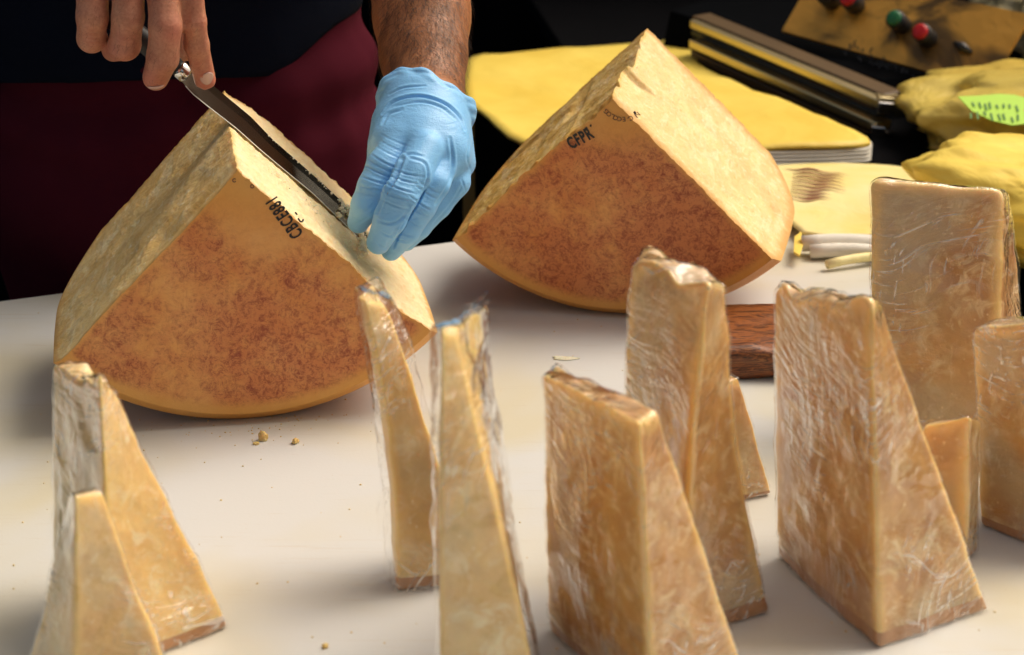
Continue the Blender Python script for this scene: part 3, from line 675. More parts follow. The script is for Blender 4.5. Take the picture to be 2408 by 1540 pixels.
for _ in range(230):     # along the blade spine and the cut
    k = .45 + .55*RNG.uniform(0, 1)**.6; sgn = RNG.random()
    if sgn < .4:
        i = k*(len(spine_px)-1); a_ = int(min(i, len(spine_px)-2)); f_ = i - a_
        u = spine_px[a_][0]*(1-f_) + spine_px[a_+1][0]*f_; v = spine_px[a_][1]*(1-f_) + spine_px[a_+1][1]*f_
        q = on_blade(u + RNG.normal(1.5, 2.0), v + RNG.normal(-1.5, 2.0), .0008); R_ = RNG.uniform(.0003, .0017)*(k*.8+.2)
    elif sgn < .9:
        i = k*(len(edge_px)-1); a_ = int(min(i, len(edge_px)-2)); f_ = i - a_
        u = edge_px[a_][0]*(1-f_) + edge_px[a_+1][0]*f_; v = edge_px[a_][1]*(1-f_) + edge_px[a_+1][1]*f_
        q = on_right(SA, u - RNG.uniform(8, 26), v + RNG.uniform(8, 22), .0006); R_ = RNG.uniform(.0002, .0009)
    else:
        q = on_blade(RNG.normal(812, 14), RNG.normal(497, 12), .003); R_ = RNG.uniform(.0008, .003)
    pts.append(tuple(q)); rr.append(R_)
for _ in range(40): q = on_right(SA, RNG.normal(852, 5), RNG.normal(572, 14), .004); pts.append(tuple(q)); rr.append(RNG.uniform(.001, .0028))
crumb_stuff('knife_crumbs', pts, rr, MAT['crumbw'], 'pale shavings clinging to the blade and along the fresh cut', 'crumbs')

# ------------------------------------------------------------------ the seller
def pp(u, v, y, rpx):
    P = ay(u, v, y); return (P, pr(rpx, P))
def fine_axis(lo, hi, spans, fine, coarse):
    r = [lo]
    while r[-1] < hi:
        x = r[-1]; st = fine if any(a - coarse*1.01 <= x < b for a, b in spans) else coarse; r.append(x + st)
    return np.array(r)
YK = KP[1]
glove_f = [  # index, middle, ring, little finger: photo point, depth, radius in photo px
    [pp(945, 330, .052, 44), pp(905, 392, .035, 45), pp(880, 440, .026, 41), pp(862, 482, .022, 38), pp(843, 522, .026, 28)],
    [pp(1000, 350, .040, 46), pp(972, 405, .020, 46), pp(942, 460, .006, 43), pp(917, 515, .004, 40), pp(890, 570, .010, 30)],
    [pp(1040, 380, .050, 42), pp(1020, 430, .032, 40), pp(990, 485, .024, 37), pp(955, 545, .022, 33), pp(920, 590, .028, 25)],
    [pp(1070, 385, .075, 40), pp(1070, 428, .066, 37), pp(1030, 482, .060, 33), pp(985, 534, .056, 29), pp(955, 568, .056, 24)],
]
thumb = [pp(940, 300, .095, 44), pp(900, 350, .110, 34), pp(884, 410, .105, 28), pp(880, 450, .10, 24)]
palm = [(pp(1000, 245, .105, 84), pp(1000, 330, .075, 92)), (pp(960, 250, .10, 60), pp(925, 330, .060, 54)), (pp(985, 255, .10, 70), pp(990, 345, .052, 56)),
        (pp(1020, 260, .10, 70), pp(1045, 360, .062, 62)), (pp(1045, 270, .108, 50), pp(1084, 385, .080, 34)), (pp(925, 300, .09, 50), pp(905, 345, .075, 38))]
fore = [pp(1002, 262, .112, 76), pp(1000, 205, .138, 86), pp(996, 130, .170, 98), pp(992, 40, .205, 110), pp(988, -60, .245, 120), pp(985, -230, .31, 125)]
sh_l = (np.array([-.165, .50, .62]), .062); elbow_l = (fore[-1][0], fore[-1][1])
def add_hand_left(S, grow, inner=False):
    f = S.new()
    for ch in glove_f: 
        g = S.new(); g.chain([(p, max(r*.955 + grow, .004)) for p, r in ch], .003); f.union(g, .0007)
    g = S.new(); g.chain([(p, r + grow) for p, r in thumb], .004); f.union(g, .003)
    pm = S.new()
    for (a, b) in palm: pm.seg(a[0], b[0], a[1] + grow, b[1] + grow, .014)
    pm.union(f, .0028); S.union(pm, .004)
# right hand, bare
hand_f = [
    [pp(222, -110, .055, 42), pp(218, -30, .035, 39), pp(217, 40, .030, 36.5), pp(215, 90, .042, 33), pp(228, 88, .075, 26)],
    [pp(304, -120, .050, 45), pp(302, -30, .028, 39), pp(301, 40, .024, 37), pp(293, 105, .034, 36.5), pp(266, 118, .066, 27)],
    [pp(380, -120, .050, 48), pp(384, -20, .026, 39), pp(389, 60, .018, 38), pp(383, 135, .024, 37), pp(366, 182, .040, 31)],
    [pp(440, -130, .055, 42), pp(449, -30, .034, 29), pp(457, 50, .034, 27.5), pp(462, 105, .044, 29), pp(482, 187, .066, 25.5)],
]
rthumb = [pp(400, -80, .12, 46), pp(420, 0, .145, 36), pp(430, 70, .150, 30), pp(436, 120, .145, 24)]
rpalm = [(pp(235, -120, .07, 50), pp(330, -330, .16, 80)), (pp(300, -130, .06, 58), pp(330, -330, .16, 85)), (pp(375, -130, .06, 60), pp(340, -330, .16, 85)),
         (pp(440, -140, .07, 52), pp(350, -330, .16, 80)), (pp(400, -80, .12, 50), pp(350, -300, .17, 70)), (pp(255, -110, .09, 45), pp(420, -120, .09, 50))]
rfore = [pp(340, -330, .16, 82), pp(330, -460, .22, 88), pp(250, -640, .32, 120)]
sh_r = (np.array([-.53, .50, .66]), .062)
xs = fine_axis(-.62, .02, [(-.385, -.275), (-.15, -.015)], .0014, .007)
ys = fine_axis(-.03, .66, [(-.03, .17)], .0015, .009)
zs = fine_axis(.10, .74, [(.10, .43)], .0014, .009)
S = SDF(xs, ys, zs)
hr = S.new()
for ch in hand_f:
    g = S.new(); g.chain(ch, .0035); hr.union(g, .0014)
g = S.new(); g.chain(rthumb, .004); hr.union(g, .004)
pm = S.new()
for a, b in rpalm: pm.seg(a[0], b[0], a[1], b[1], .014)
pm.union(hr, .006); S.union(pm, .001)
S.chain([(p, r) for p, r in rfore] + [sh_r], .012)
add_hand_left(S, -.0022)
S.chain(fore[:], .012); S.chain([elbow_l, sh_l], .012)
S.seg(sh_l[0], sh_r[0], .07, .07, .03); S.seg((-.345, .50, .66), (-.345, .49, .20), .105, .12, .04)
V, Q = S.mesh()
V = relax(V, Q, 2, .4)
# hair-fine modelling of the finger joints: shallow folds where the photo shows them
def crease(V, Nn, lines, depth, width, ymax=.30):
    pu, pv = 1204 + FP*((V - CAM) @ _r)/((V - CAM) @ _f), 770 - FP*((V - CAM) @ _u)/((V - CAM) @ _f)
    facing = np.clip(-(Nn @ _f), 0, 1); D = np.zeros(len(V))
    for ln in lines:
        w = width; dp = depth
        if isinstance(ln[0], (int, float)): dp, w, ln = ln[0], ln[1], ln[2:]
        if len(ln) > 2:
            L_ = [np.array(q, float) for q in ln]; L_ = [2*L_[0]-L_[1]] + L_ + [2*L_[-1]-L_[-2]]; o_ = []
            for i in range(1, len(L_)-2):
                for t_ in (0, .25, .5, .75):
                    p0, p1, p2, p3 = L_[i-1:i+3]; o_.append(.5*(2*p1 + (p2-p0)*t_ + (2*p0-5*p1+4*p2-p3)*t_**2 + (3*p1-p0-3*p2+p3)*t_**3))
            ln = o_ + [L_[-2]]
        best = np.full(len(V), 1e9); par = np.zeros(len(V)); n = len(ln)-1
        for i, (a, b) in enumerate(zip(ln[:-1], ln[1:])):
            a = np.array(a, float); b = np.array(b, float); d = b - a; L = d @ d
            h = np.clip(((pu-a[0])*d[0] + (pv-a[1])*d[1])/L, 0, 1); q = np.hypot(pu-a[0]-h*d[0], pv-a[1]-h*d[1])
            m = q < best; best[m] = q[m]; par[m] = ((i + h)/n)[m]
        prof = -np.exp(-(best/w)**2) + .55*np.exp(-((best - 2.1*w)/w)**2)
        D += dp*1.1*prof*np.sin(np.pi*np.clip(par*.9 + .05, 0, 1))**.6
    D *= (facing > .05)*np.minimum(1, facing*2.5)*(V[:, 1] < ymax)
    return V + Nn*D[:, None]
def arc(cx, cy, w, sag, tilt=0, n=4):
    ct, st = math.cos(math.radians(tilt)), math.sin(math.radians(tilt)); r = []
    for i in range(n+1):
        x = (i/n - .5)*w; y = sag*(1 - (2*i/n-1)**2); r.append((cx + x*ct - y*st, cy + x*st + y*ct))
    return r
Nn = vnormals(V, Q)
jl = [arc(472, 56, 34, 3, -6), arc(470, 66, 36, 3, -8), arc(468, 47, 30, -3, -4), arc(478, 165, 30, 3, -4), arc(479, 171, 34, 3), arc(472, 95, 44, 1, -3), arc(404, 78, 44, -4, -2), arc(404, 86, 50, 0, 2), arc(402, 94, 48, 4, 3), arc(404, 70, 34, -4),
      arc(376, 198, 44, 3, 8), arc(378, 204, 40, 3, 6), arc(300, 88, 50, 2, 5), arc(302, 98, 52, 3, 5), arc(298, 106, 44, 3, 4), arc(217, 88, 40, 2, 3), arc(220, 95, 42, 3, 3), arc(218, 80, 34, -2)]
V = crease(V, Nn, jl, .00045, 2.0)
V = crease(V, Nn, [[(488, 158), (503, 175), (503, 196), (490, 205), (477, 196), (474, 175), (488, 158)]], .0005, 1.6)
pu = 1204 + FP*((V - CAM) @ _r)/((V - CAM) @ _f); pv = 770 - FP*((V - CAM) @ _u)/((V - CAM) @ _f)
red = np.zeros(len(V))
for cx, cy, r_, a_ in ((490, 190, 30, .9), (470, 150, 26, .35), (404, 84, 26, .55), (350, 190, 30, .6), (372, 205, 30, .4), (476, 60, 20, .3), (290, 98, 26, .3), (216, 90, 24, .25), (262, 120, 20, .5), (285, 140, 30, .3)):
    red = np.maximum(red, a_*np.exp(-(((pu-cx)**2 + (pv-cy)**2)/r_**2)))
tan = sm(V[:, 0], -.22, -.18)
person = thing('person', 'person in dark shirt and burgundy trousers, cutting cheese, one hand in a blue glove', 'person', (-.35, .5, -.9))
build('body', V, Q, MAT['skin'], person, attrs=dict(red=red, tan=tan))
SKV, SKN = V, vnormals(V, Q)
# nails
def nail(cu, cv, wu, hv, ang, yhint, nrm_tilt):
    pu_ = np.abs(pu - cu); pv_ = np.abs(pv - cv); c_ = np.where((pu_ < 6) & (pv_ < 6) & (SKN @ _f < -.2) & (SKV[:, 1] < .15))[0]
    if not len(c_): print('nail miss'); return
    c0 = SKV[c_].mean(0); n0 = SKN[c_].mean(0); n0 /= np.linalg.norm(n0)
    ca, sa = math.cos(ang), math.sin(ang); ex = _r*ca - _u*sa; ex = ex - n0*(ex @ n0); ex /= np.linalg.norm(ex); ey = np.cross(n0, ex)
    a_, b_ = pr(wu, c0)/2, pr(hv, c0)/2; Vn = []; Fn = []; K = 7
    for i in range(K*2+1):
        for j in range(K*2+1):
            s_, t_ = (i/K - 1), (j/K - 1); q = max(abs(s_), abs(t_)); L = math.hypot(s_, t_) or 1; sc_ = q/L; s2, t2 = s_*sc_, t_*sc_
            s2 = s2*(1 + .10*(1-abs(t2))); Vn.append(c0 + ex*a_*s2 + ey*b_*t2 + n0*(.0012 - .0022*s2*s2 - .0006*t2*t2))
    W_ = K*2+1
    for i in range(K*2):
        for j in range(K*2): Fn.append((i*W_+j, (i+1)*W_+j, (i+1)*W_+j+1, i*W_+j+1))
    o = build('fingernail', Vn, Fn, MAT['nail'], person); md = o.modifiers.new('s', 'SOLIDIFY'); md.thickness = .0005; md.offset = -1
nail(488, 184, 31, 40, .12, 0, 0); nail(366, 207, 38, 12, -.12, 0, 0)
# forearm hair
hv = []; hf = []
ci = np.where((SKV[:, 0] > -.16) & (SKV[:, 1] > .10) & (SKV[:, 1] < .34) & (SKV[:, 2] > .235) & (SKV[:, 2] < .44) & (SKN @ _f < .35))[0]
for i in RNG.choice(ci, min(4600, len(ci)), replace=True):
    p = SKV[i] + RNG.normal(0, .0006, 3); n = SKN[i]; down = np.array([RNG.normal(.15, .45), -.3, -1.0]); down -= n*(down @ n); down /= np.linalg.norm(down)
    L = RNG.uniform(.006, .014); w = .00011; side = np.cross(n, down); q = [p, p + n*L*.22 + down*L*.35, p + n*L*.28 + down*L*.75 + side*L*RNG.normal(0, .15), p + n*L*.24 + down*L + side*L*RNG.normal(0, .25)]
    k = len(hv)
    for j, c in enumerate(q): ww = w*1.5*(1 - j/3.6); hv += [c - side*ww, c + side*ww]
    for j in range(3): hf.append((k+2*j, k+2*j+1, k+2*j+3, k+2*j+2))
ci = np.where((SKV[:, 0] < -.25) & (SKV[:, 1] < .06) & (SKV[:, 2] > .27) & (SKN @ _f < -.2))[0]
if len(ci):
    for i in RNG.choice(ci, 420, replace=True):
        p = SKV[i]; n = SKN[i]; down = np.array([RNG.normal(-.5, .3), -.3, -1.0]); down -= n*(down @ n); down /= np.linalg.norm(down); side = np.cross(n, down); L = RNG.uniform(.003, .006); k = len(hv)
        for j, c in enumerate([p, p + n*L*.2 + down*L*.5, p + n*L*.2 + down*L]): ww = .00007*(1 - j/3); hv += [c - side*ww, c + side*ww]
        for j in range(2): hf.append((k+2*j, k+2*j+1, k+2*j+3, k+2*j+2))
build('arm_hair', hv, np.array(hf), MAT['hair'], person, kind='stuff')
# glove
G = SDF(np.arange(-.165, .01, .00115), np.arange(-.05, .20, .0013), np.arange(.10, .43, .00115))
add_hand_left(G, 0.0)
G.chain([(fore[0][0], fore[0][1]+.002), pp(1000, 235, .115, 93)], .010)
# rolled cuff: a tilted, flared band round the wrist
ca_, cb_ = [], []
cc = pp(1000, 238, .122, 100)[0]; ax1 = (ay(1099, 282, .105) - ay(898, 232, .125))/2; rad1 = np.linalg.norm(ax1); ax1 /= rad1
w2 = np.array([0, .74, -.67]); w2 -= ax1*(w2 @ ax1); w2 /= np.linalg.norm(w2); nn_ = np.cross(ax1, w2); nn_ *= np.sign(nn_[2])
cc = (ay(1099, 282, .105) + ay(898, 232, .125))/2
_X = np.meshgrid(*G.a, indexing='ij', sparse=True)
G.F = np.maximum(G.F, (_X[0]-cc[0])*nn_[0] + (_X[1]-cc[1])*nn_[1] + (_X[2]-cc[2])*nn_[2] - .006).astype(np.float32)
for lay, (dz_, rr_, tk) in enumerate(((-.006, .97, .0032), (0.000, 1.0, .0042), (.006, 1.02, .0038), (.0115, 1.0, .0030))):
    pr_ = None
    for i in range(97):
        a = 2*math.pi*i/96; wv = 1 + .022*math.sin(5*a + lay) + .014*math.sin(11*a + 2*lay); q = cc + ax1*math.cos(a)*rad1*rr_*wv + w2*math.sin(a)*rad1*.99*rr_*wv + nn_*(dz_ + .0022*math.sin(3*a+1) + .0012*math.sin(9*a+lay))
        if pr_ is not None: G.seg(pr_, q, tk, tk, .0018)
        pr_ = q
V, Q = G.mesh(); V = relax(V, Q, 2, .4); Nn = vnormals(V, Q)
fold = [
  # cuff band
  (.0017, 2.6, (900, 268), (928, 238), (985, 226), (1042, 242), (1078, 272), (1094, 306)), (.0008, 2.0, (930, 250), (985, 240), (1035, 252), (1070, 280)), (.0008, 2.0, (915, 222), (950, 206), (1000, 202)),

  # between fingers and on the back of the hand
  (.0028, 3.4, (948, 372), (930, 420), (905, 458), (888, 500)), (.0010, 2.6, (965, 372), (1000, 385), (1004, 425), (985, 470)), (.0015, 3.0, (1058, 325), (1064, 380), (1056, 430), (1025, 480)), (.0024, 3.2, (1004, 425), (988, 465), (966, 500), (940, 545), (925, 580)),
  (.0010, 3.0, (900, 290), (915, 268), (945, 258)), (.0008, 2.6, (940, 378), (965, 362), (995, 368)),
  (.0007, 2.2, (1090, 430), (1060, 480), (1020, 525)),
]
def tick(cx, cy, w, tl, d=.0007, k=2.0): return (d, k, *arc(cx, cy, w, 2.5, tl))
fold += [tick(905, 380, 66, 28), tick(898, 392, 70, 26), tick(892, 404, 70, 24, .0009), tick(882, 424, 70, 18, .0007), tick(873, 442, 68, 14, .0006), tick(866, 455, 60, 10, .0005), (.0008, 2.4, (830, 500), (862, 495), (878, 480)), tick(845, 520, 44, -22, .0005),
         tick(962, 408, 74, 12), tick(955, 424, 72, 14, .0008), tick(946, 444, 78, 18, .0009), tick(935, 462, 74, 20, .0008), tick(927, 480, 70, 22, .0007), (.0010, 2.6, (890, 520), (925, 525), (958, 500)), (.0007, 2.2, (895, 545), (918, 555), (930, 535)), (.0006, 2, (880, 560), (905, 585), (915, 560)),
         tick(1010, 440, 58, 30), tick(1003, 452, 60, 32, .0008), tick(990, 478, 62, 34, .0010), tick(980, 492, 60, 34, .0008), tick(966, 520, 54, 30, .0008), tick(950, 548, 50, 22, .0009), tick(940, 562, 44, 20, .0007),
         tick(930, 330, 80, 24, .0003, 2), tick(925, 345, 84, 26, .0003, 2), tick(918, 360, 80, 26, .0004, 2), (.0005, 2.2, (1105, 330), (1098, 370), (1106, 400)), (.0005, 2.0, (1085, 420), (1095, 450)), (.0005, 2.0, (1065, 470), (1088, 462))]
V = crease(V, Nn, fold, .0007, 2.0)
build('glove', V, Q, MAT['glove'], person)
# clothes
C = SDF(np.arange(-.66, .0, .007), np.arange(.26, .74, .007), np.arange(-.9, .78, .0085))
C.ell((-.345, .50, .45), (.20, .165, .36), .04); C.seg((-.50, .50, .62), (-.19, .50, .62), .09, .09, .04)
V, Q = C.mesh(); V = V[:, :]
hem = .192 + .012*np.sin(V[:, 0]*9) + .0
def torso(y0, rx, ry, z):   # not used for anything but a readable profile
    return rx
def cloth_shell(S_, name, mat, zlo, zhi, folds):
    V, Q = S_.mesh(); V = relax(V, Q, 3, .5); N_ = vnormals(V, Q); V = V + N_*folds(V)[:, None]
    hi = zhi(V[:, 0]) if callable(zhi) else np.full(len(V), zhi); lo = zlo(V[:, 0]); z_ = V[:, 2]
    keep_ = (z_ > lo)[Q].any(1) & (z_ < hi)[Q].any(1); V[:, 2] = np.clip(z_, lo, hi); V, Q, _ = compact(V, Q[keep_])
    o = build(name, V, Q, mat, person); md = o.modifiers.new('s', 'SOLIDIFY'); md.thickness = .004; return o
T_ = SDF(np.arange(-.66, .0, .0065), np.arange(.24, .76, .0065), np.arange(.14, .80, .007))
cxm = -.345
T_.seg((cxm-.03, .485, .22), (cxm-.02, .50, .45), .165, .175, .05); T_.seg((cxm-.055, .50, .22), (cxm-.06, .5, .45), .15, .15, .05); T_.seg((cxm+.03, .50, .22), (cxm+.02, .5, .50), .16, .17, .05)
T_.seg((-.50, .50, .62), (-.20, .50, .62), .09, .09, .04); T_.seg((-.53, .50, .64), (-.55, .46, .56), .075, .07, .03); T_.seg((-.175, .50, .61), (-.15, .46, .55), .075, .07, .03)
T_.seg((cxm, .5, .66), (cxm, .5, .74), .075, .06, .03)
hem_ = lambda x: .196 + .016*np.cos((x+.33)*9) + .05*sm(x, -.24, -.16)
cloth_shell(T_, 'shirt', MAT['shirt'], hem_, .735,
            lambda V: .0035*np.sin(V[:, 2]*60 + 3*np.sin(V[:, 0]*14)) * (1 - sm(V[:, 2], .25, .5)) + .002*fbm(V*14, 3, 3))
P_ = SDF(np.arange(-.70, .02, .0065), np.arange(.24, .78, .0065), np.arange(-.88, .30, .0075))
P_.seg((cxm-.05, .50, .24), (cxm-.05, .50, .08), .150, .165, .05); P_.seg((cxm+.035, .50, .24), (cxm+.05, .50, .08), .150, .168, .05); P_.seg((cxm, .49, .20), (cxm, .49, .05), .16, .16, .05)
for sg in (-1, 1): P_.chain([((cxm+sg*.085, .50, .05), .125), ((cxm+sg*.10, .50, -.40), .080), ((cxm+sg*.11, .52, -.80), .062)], .05)
cloth_shell(P_, 'trousers', MAT['trousers'], lambda x: -.86 + 0*x, lambda x: hem_(x) + .012,
            lambda V: .0055*np.sin(V[:, 2]*85 + 2.5*np.sin(V[:, 0]*11)) * sm(V[:, 2], .08, .16) + .009*fbm(V*np.array([9, 9, 4]), 3, 13)
            - .005*np.exp(-((V[:, 0] + .530 - .25*(V[:, 2]-.1) + .1*np.abs(V[:, 2]-.05))/.007)**2))
for sg in (-1, 1):
    g = SDF(np.arange(-.55, -.13, .006), np.arange(.30, .66, .006), np.arange(-.9, -.74, .006)); g.seg((cxm+sg*.11, .55, -.855), (cxm+sg*.12, .40, -.865), .042, .034, .02); g.seg((cxm+sg*.11, .53, -.85), (cxm+sg*.11, .53, -.79), .045, .05, .02)
    V, Q = g.mesh(); build('shoe', V, Q, MAT['black'], person)

# ------------------------------------------------------------------ things behind
def sheet(name, corners, m, parent=None, n=(40, 30), th_=.002, amp=.004, seed=1, fscale=9, sag=0, **kw):
    """patch through 4 corners (a,b,c,d) with real folds and thickness"""
    a, b, c, d = [np.array(q, float) for q in corners]; U, V_ = np.meshgrid(np.linspace(0, 1, n[0]+1), np.linspace(0, 1, n[1]+1), indexing='ij')
    U3, V3 = U[..., None], V_[..., None]; P = (a*(1-U3)+b*U3)*(1-V3) + (d*(1-U3)+c*U3)*V3
    nr = np.cross(b-a, d-a); nr /= np.linalg.norm(nr); nr = nr*np.sign(nr[2] or 1)
    P = P + (amp*fbm(P*fscale + seed, 4, seed))[..., None]*nr + nr*(sag*4*(U*(1-U)))[..., None]
    I = np.arange(P.shape[0]*P.shape[1]).reshape(P.shape[:2]); Fq = np.stack([I[:-1, :-1], I[1:, :-1], I[1:, 1:], I[:-1, 1:]], -1).reshape(-1, 4)
    o = build(name, P.reshape(-1, 3), Fq, m, parent, loc=a if parent is None else None, **kw); md = o.modifiers.new('s', 'SOLIDIFY'); md.thickness = th_; md.offset = -1; return o
# second table
zt = -.012
st_ = thing('side_table', 'low second table behind, pale edge and leg showing beside the glove', 'table', (.7, 1.2, -.9))
A1 = az(1205, 352, zt); 
bevel(build('table_top', prism([(.18, .66, zt-.03), (1.75, .45, zt-.03), (1.75, 2.1, zt-.03), (.02, 2.1, zt-.03)], [(.18, .66, zt), (1.75, .45, zt), (1.75, 2.1, zt), (.02, 2.1, zt)]), BOXF, MAT['tablecloth'], st_, False), .004)
pl = ay(1102, 400, 1.0)
build('leg', boxv(pl[0]-.008, pl[0]+.008, 1.0, 1.03, -.9, ay(1102, 262, 1.0)[2]), BOXF, MAT['leg'], st_, False)
p1, p2 = ay(845, 263, 1.04), ay(1110, 268, 1.04); build('rail', boxv(p1[0], p2[0], 1.031, 1.05, p1[2]-.012, p1[2]+.006), BOXF, MAT['leg'], st_, False)
for q in ((1.6, .6), (1.6, 2.0), (.2, 2.0), (.6, .75)): build('leg', boxv(q[0]-.02, q[0]+.02, q[1]-.02, q[1]+.02, -.9, zt-.031), BOXF, MAT['leg'], st_, False)
# stack of yellow wrapping paper, left end drooping off the table
zs_ = .012
def outline_sheet(name, px, z, m, parent, thick, amp=.002, seed=1, droop=None, zpix=None, **kw):
    """closed outline (photo points on the plane z), filled as a grid-free fan of rings and thickened"""
    pts = [az(u, v, z if zpix is None else zpix) for u, v in px]
    for p in pts: p[2] = z
    N_ = 64
    cl = pts + [pts[0]]; L = [0]
    for a, b in zip(cl[:-1], cl[1:]): L.append(L[-1] + np.linalg.norm(b-a))
    rim = np.array([[np.interp(L[-1]*k/N_, L, [p[c] for p in cl]) for c in range(3)] for k in range(N_)]); ctr = rim.mean(0)
    R_ = 16; V = [ctr]; F_ = []
    for r in range(1, R_+1):
        for k in range(N_): V.append(ctr + (rim[k] - ctr)*r/R_)
    V = np.array(V); V[:, 2] += amp*fbm(V*11 + seed, 4, seed)
    if droop is not None: V[:, 2] += droop(V)
    for k in range(N_): F_.append((0, 1+k, 1+(k+1) % N_))
    for r in range(R_-1):
        for k in range(N_): a = 1+r*N_+k; b = 1+r*N_+(k+1) % N_; F_.append((a, a+N_, b+N_, b))
    o = build(name, V, F_, m, parent, loc=ctr if parent is None else None, **kw); md = o.modifiers.new('s', 'SOLIDIFY'); md.thickness = thick; md.offset = -1
    o.location.z += 0; return o
zst = .020
stk = thing('paper_stack', 'stack of bright yellow wrapping paper behind the uncut quarter, drooping at its left end', 'wrapping paper', tuple(az(1500, 300, 0)))
outline_sheet('top_sheet', [(1095, 150), (1120, 133), (1200, 124), (1420, 118), (1560, 104), (1585, 88), (1612, 92), (1640, 160), (1800, 225), (2050, 330), (2045, 345), (1940, 350), (1810, 352), (1500, 352), (1300, 350), (1205, 335), (1150, 285), (1095, 245), (1088, 200)], zst + .001, MAT['yellow'], stk, .004, .004, 3)
for k in range(4):
    dz_ = .0042*(k+1)
    outline_sheet('white_sheet', [(1560, 360-k*2), (1640, 240), (1900, 290), (2052, 330), (2046+k, 346+k), (1940, 352+k), (1800, 355+k)], zst - .001 - dz_, MAT['white'], stk, .0034, .0004, 8+k, zpix=zst)
# nearer sheets with brown print
st2 = thing('printed_sheets', 'pale yellow paper sheets with a brown wavy print, right of the uncut quarter', 'wrapping paper', tuple(az(1950, 500, 0)))
outline_sheet('top_sheet', [(1760, 400), (1850, 392), (2000, 388), (2110, 392), (2200, 408), (2300, 480), (2380, 640), (2380, 700), (2060, 560), (1960, 562), (1890, 556), (1850, 520), (1780, 500)], .010, MAT['yellow_pale'], st2, .003, .0018, 5)
# brown wavy strokes printed on it: flat print
V = []; F_ = []
for k in range(9):
    x0 = 1846 + (k*37 % 19) + max(0, k-8)*7; y0 = 396 + k*8.8; n_ = 14; ln = (150 if k < 6 else 112) - (k*29 % 31)
    for i in range(n_+1):
        u = x0 + ln*i/n_; v = y0 + 2.6*math.sin((u-1850)*.085 + k*.5) + 22*((u-1850)/160)**2*(1.0 - k*.13)
        w_ = 1.5*math.sin(math.pi*min(1, (i+.8)/(n_+1))) + .25; V += [az(u, v - w_, .0150), az(u+1, v + w_, .0150)]
        if i: q = len(V); F_.append((q-4, q-2, q-1, q-3))
build('print', V, F_, MAT['brown'], st2, False)
for (a, b, r_, mm, nm) in (((1886, 573, .012), (2062, 574, .014), .0085, 'white', 'rolled_edge'), ((1905, 592, .008), (2062, 596, .010), .0075, 'white', 'rolled_edge'), ((1945, 622, .007), (2062, 594, .009), .0048, 'yellow_pale', 'rolled_edge')):
    A_, B_ = az(a[0], a[1], a[2]), az(b[0]+90, b[1]-4, b[2]); 
    V, F_ = tube([A_*(1-t_) + B_*t_ + np.array([0, 0, .002*math.sin(5*t_)]) for t_ in np.linspace(0, 1, 8)], r_, 14); build(nm, V, F_, MAT[mm], st2)
outline_sheet('lower_sheet', [(1890, 600), (2000, 585), (2150, 590), (2300, 640), (2300, 760), (2100, 760), (2060, 720), (1960, 640)], .0005 - .006, MAT['white'], st2, .002, .0004, 6)
outline_sheet('corner_tab', [(1868, 560), (1884, 548), (1888, 580), (1880, 605), (1866, 596)], .012, MAT['yellow'], st2, .002, .0002, 6)

# film-wrapping machine: two sealing bars, dark body and a brassy control panel
wm = thing('wrapping_machine', 'film sealing machine with two long bars and a brassy panel of coloured knobs', 'machine', (.55, 1.45, zt))
def bar(u0, v0, y0, u1, v1, y1, h, dpt, mat, name, par=wm):
    a, b = ay(u0, v0, y0), ay(u1, v1, y1); d = b - a; d /= np.linalg.norm(d); bk = np.array([-d[1], d[0], 0.]); bk /= np.linalg.norm(bk); bk *= (1 if bk[1] > 0 else -1); up = np.array([0, 0, 1.])
    base = [a - up*h, b - up*h, b - up*h + bk*dpt, a - up*h + bk*dpt]; top = [a, b, b + bk*dpt, a + bk*dpt]
    return bevel(build(name, prism(base, top), BOXF, mat, par, False), .0015)
bar(1622, 46, 1.28, 2068, 236, .98, .011, .03, MAT['bar'], 'upper_bar'); bar(1628, 36, 1.29, 2080, 222, .995, .006, .035, MAT['barbrown'], 'top_cover')
bar(1625, 66, 1.30, 2062, 262, 1.00, .010, .03, MAT['black'], 'seal_strip'); bar(1620, 92, 1.27, 2060, 290, .97, .012, .03, MAT['bar'], 'lower_bar')
bar(1624, 118, 1.28, 2056, 318, .98, .014, .03, MAT['barbrown'], 'lower_bar_base'); bar(2066, 240, .975, 2138, 246, .975, .016, .04, MAT['chrome'], 'hinge_block'); bar(2066, 228, .98, 2120, 232, .98, .005, .05, MAT['bar'], 'hinge_cap')
bar(2050, 296, .965, 2084, 300, .965, .022, .04, MAT['chrome'], 'end_bracket')
bd = [ay(1690, 10, 1.6), ay(2130, 215, 1.2)]
build('body', prism([(.22, 1.36, zt), (.50, 1.06, zt), (1.10, 1.30, zt), (.80, 1.85, zt)], [(.24, 1.40, .075), (.51, 1.10, .035), (1.10, 1.36, .06), (.80, 1.85, .14)]), BOXF, MAT['dark'], wm, False)
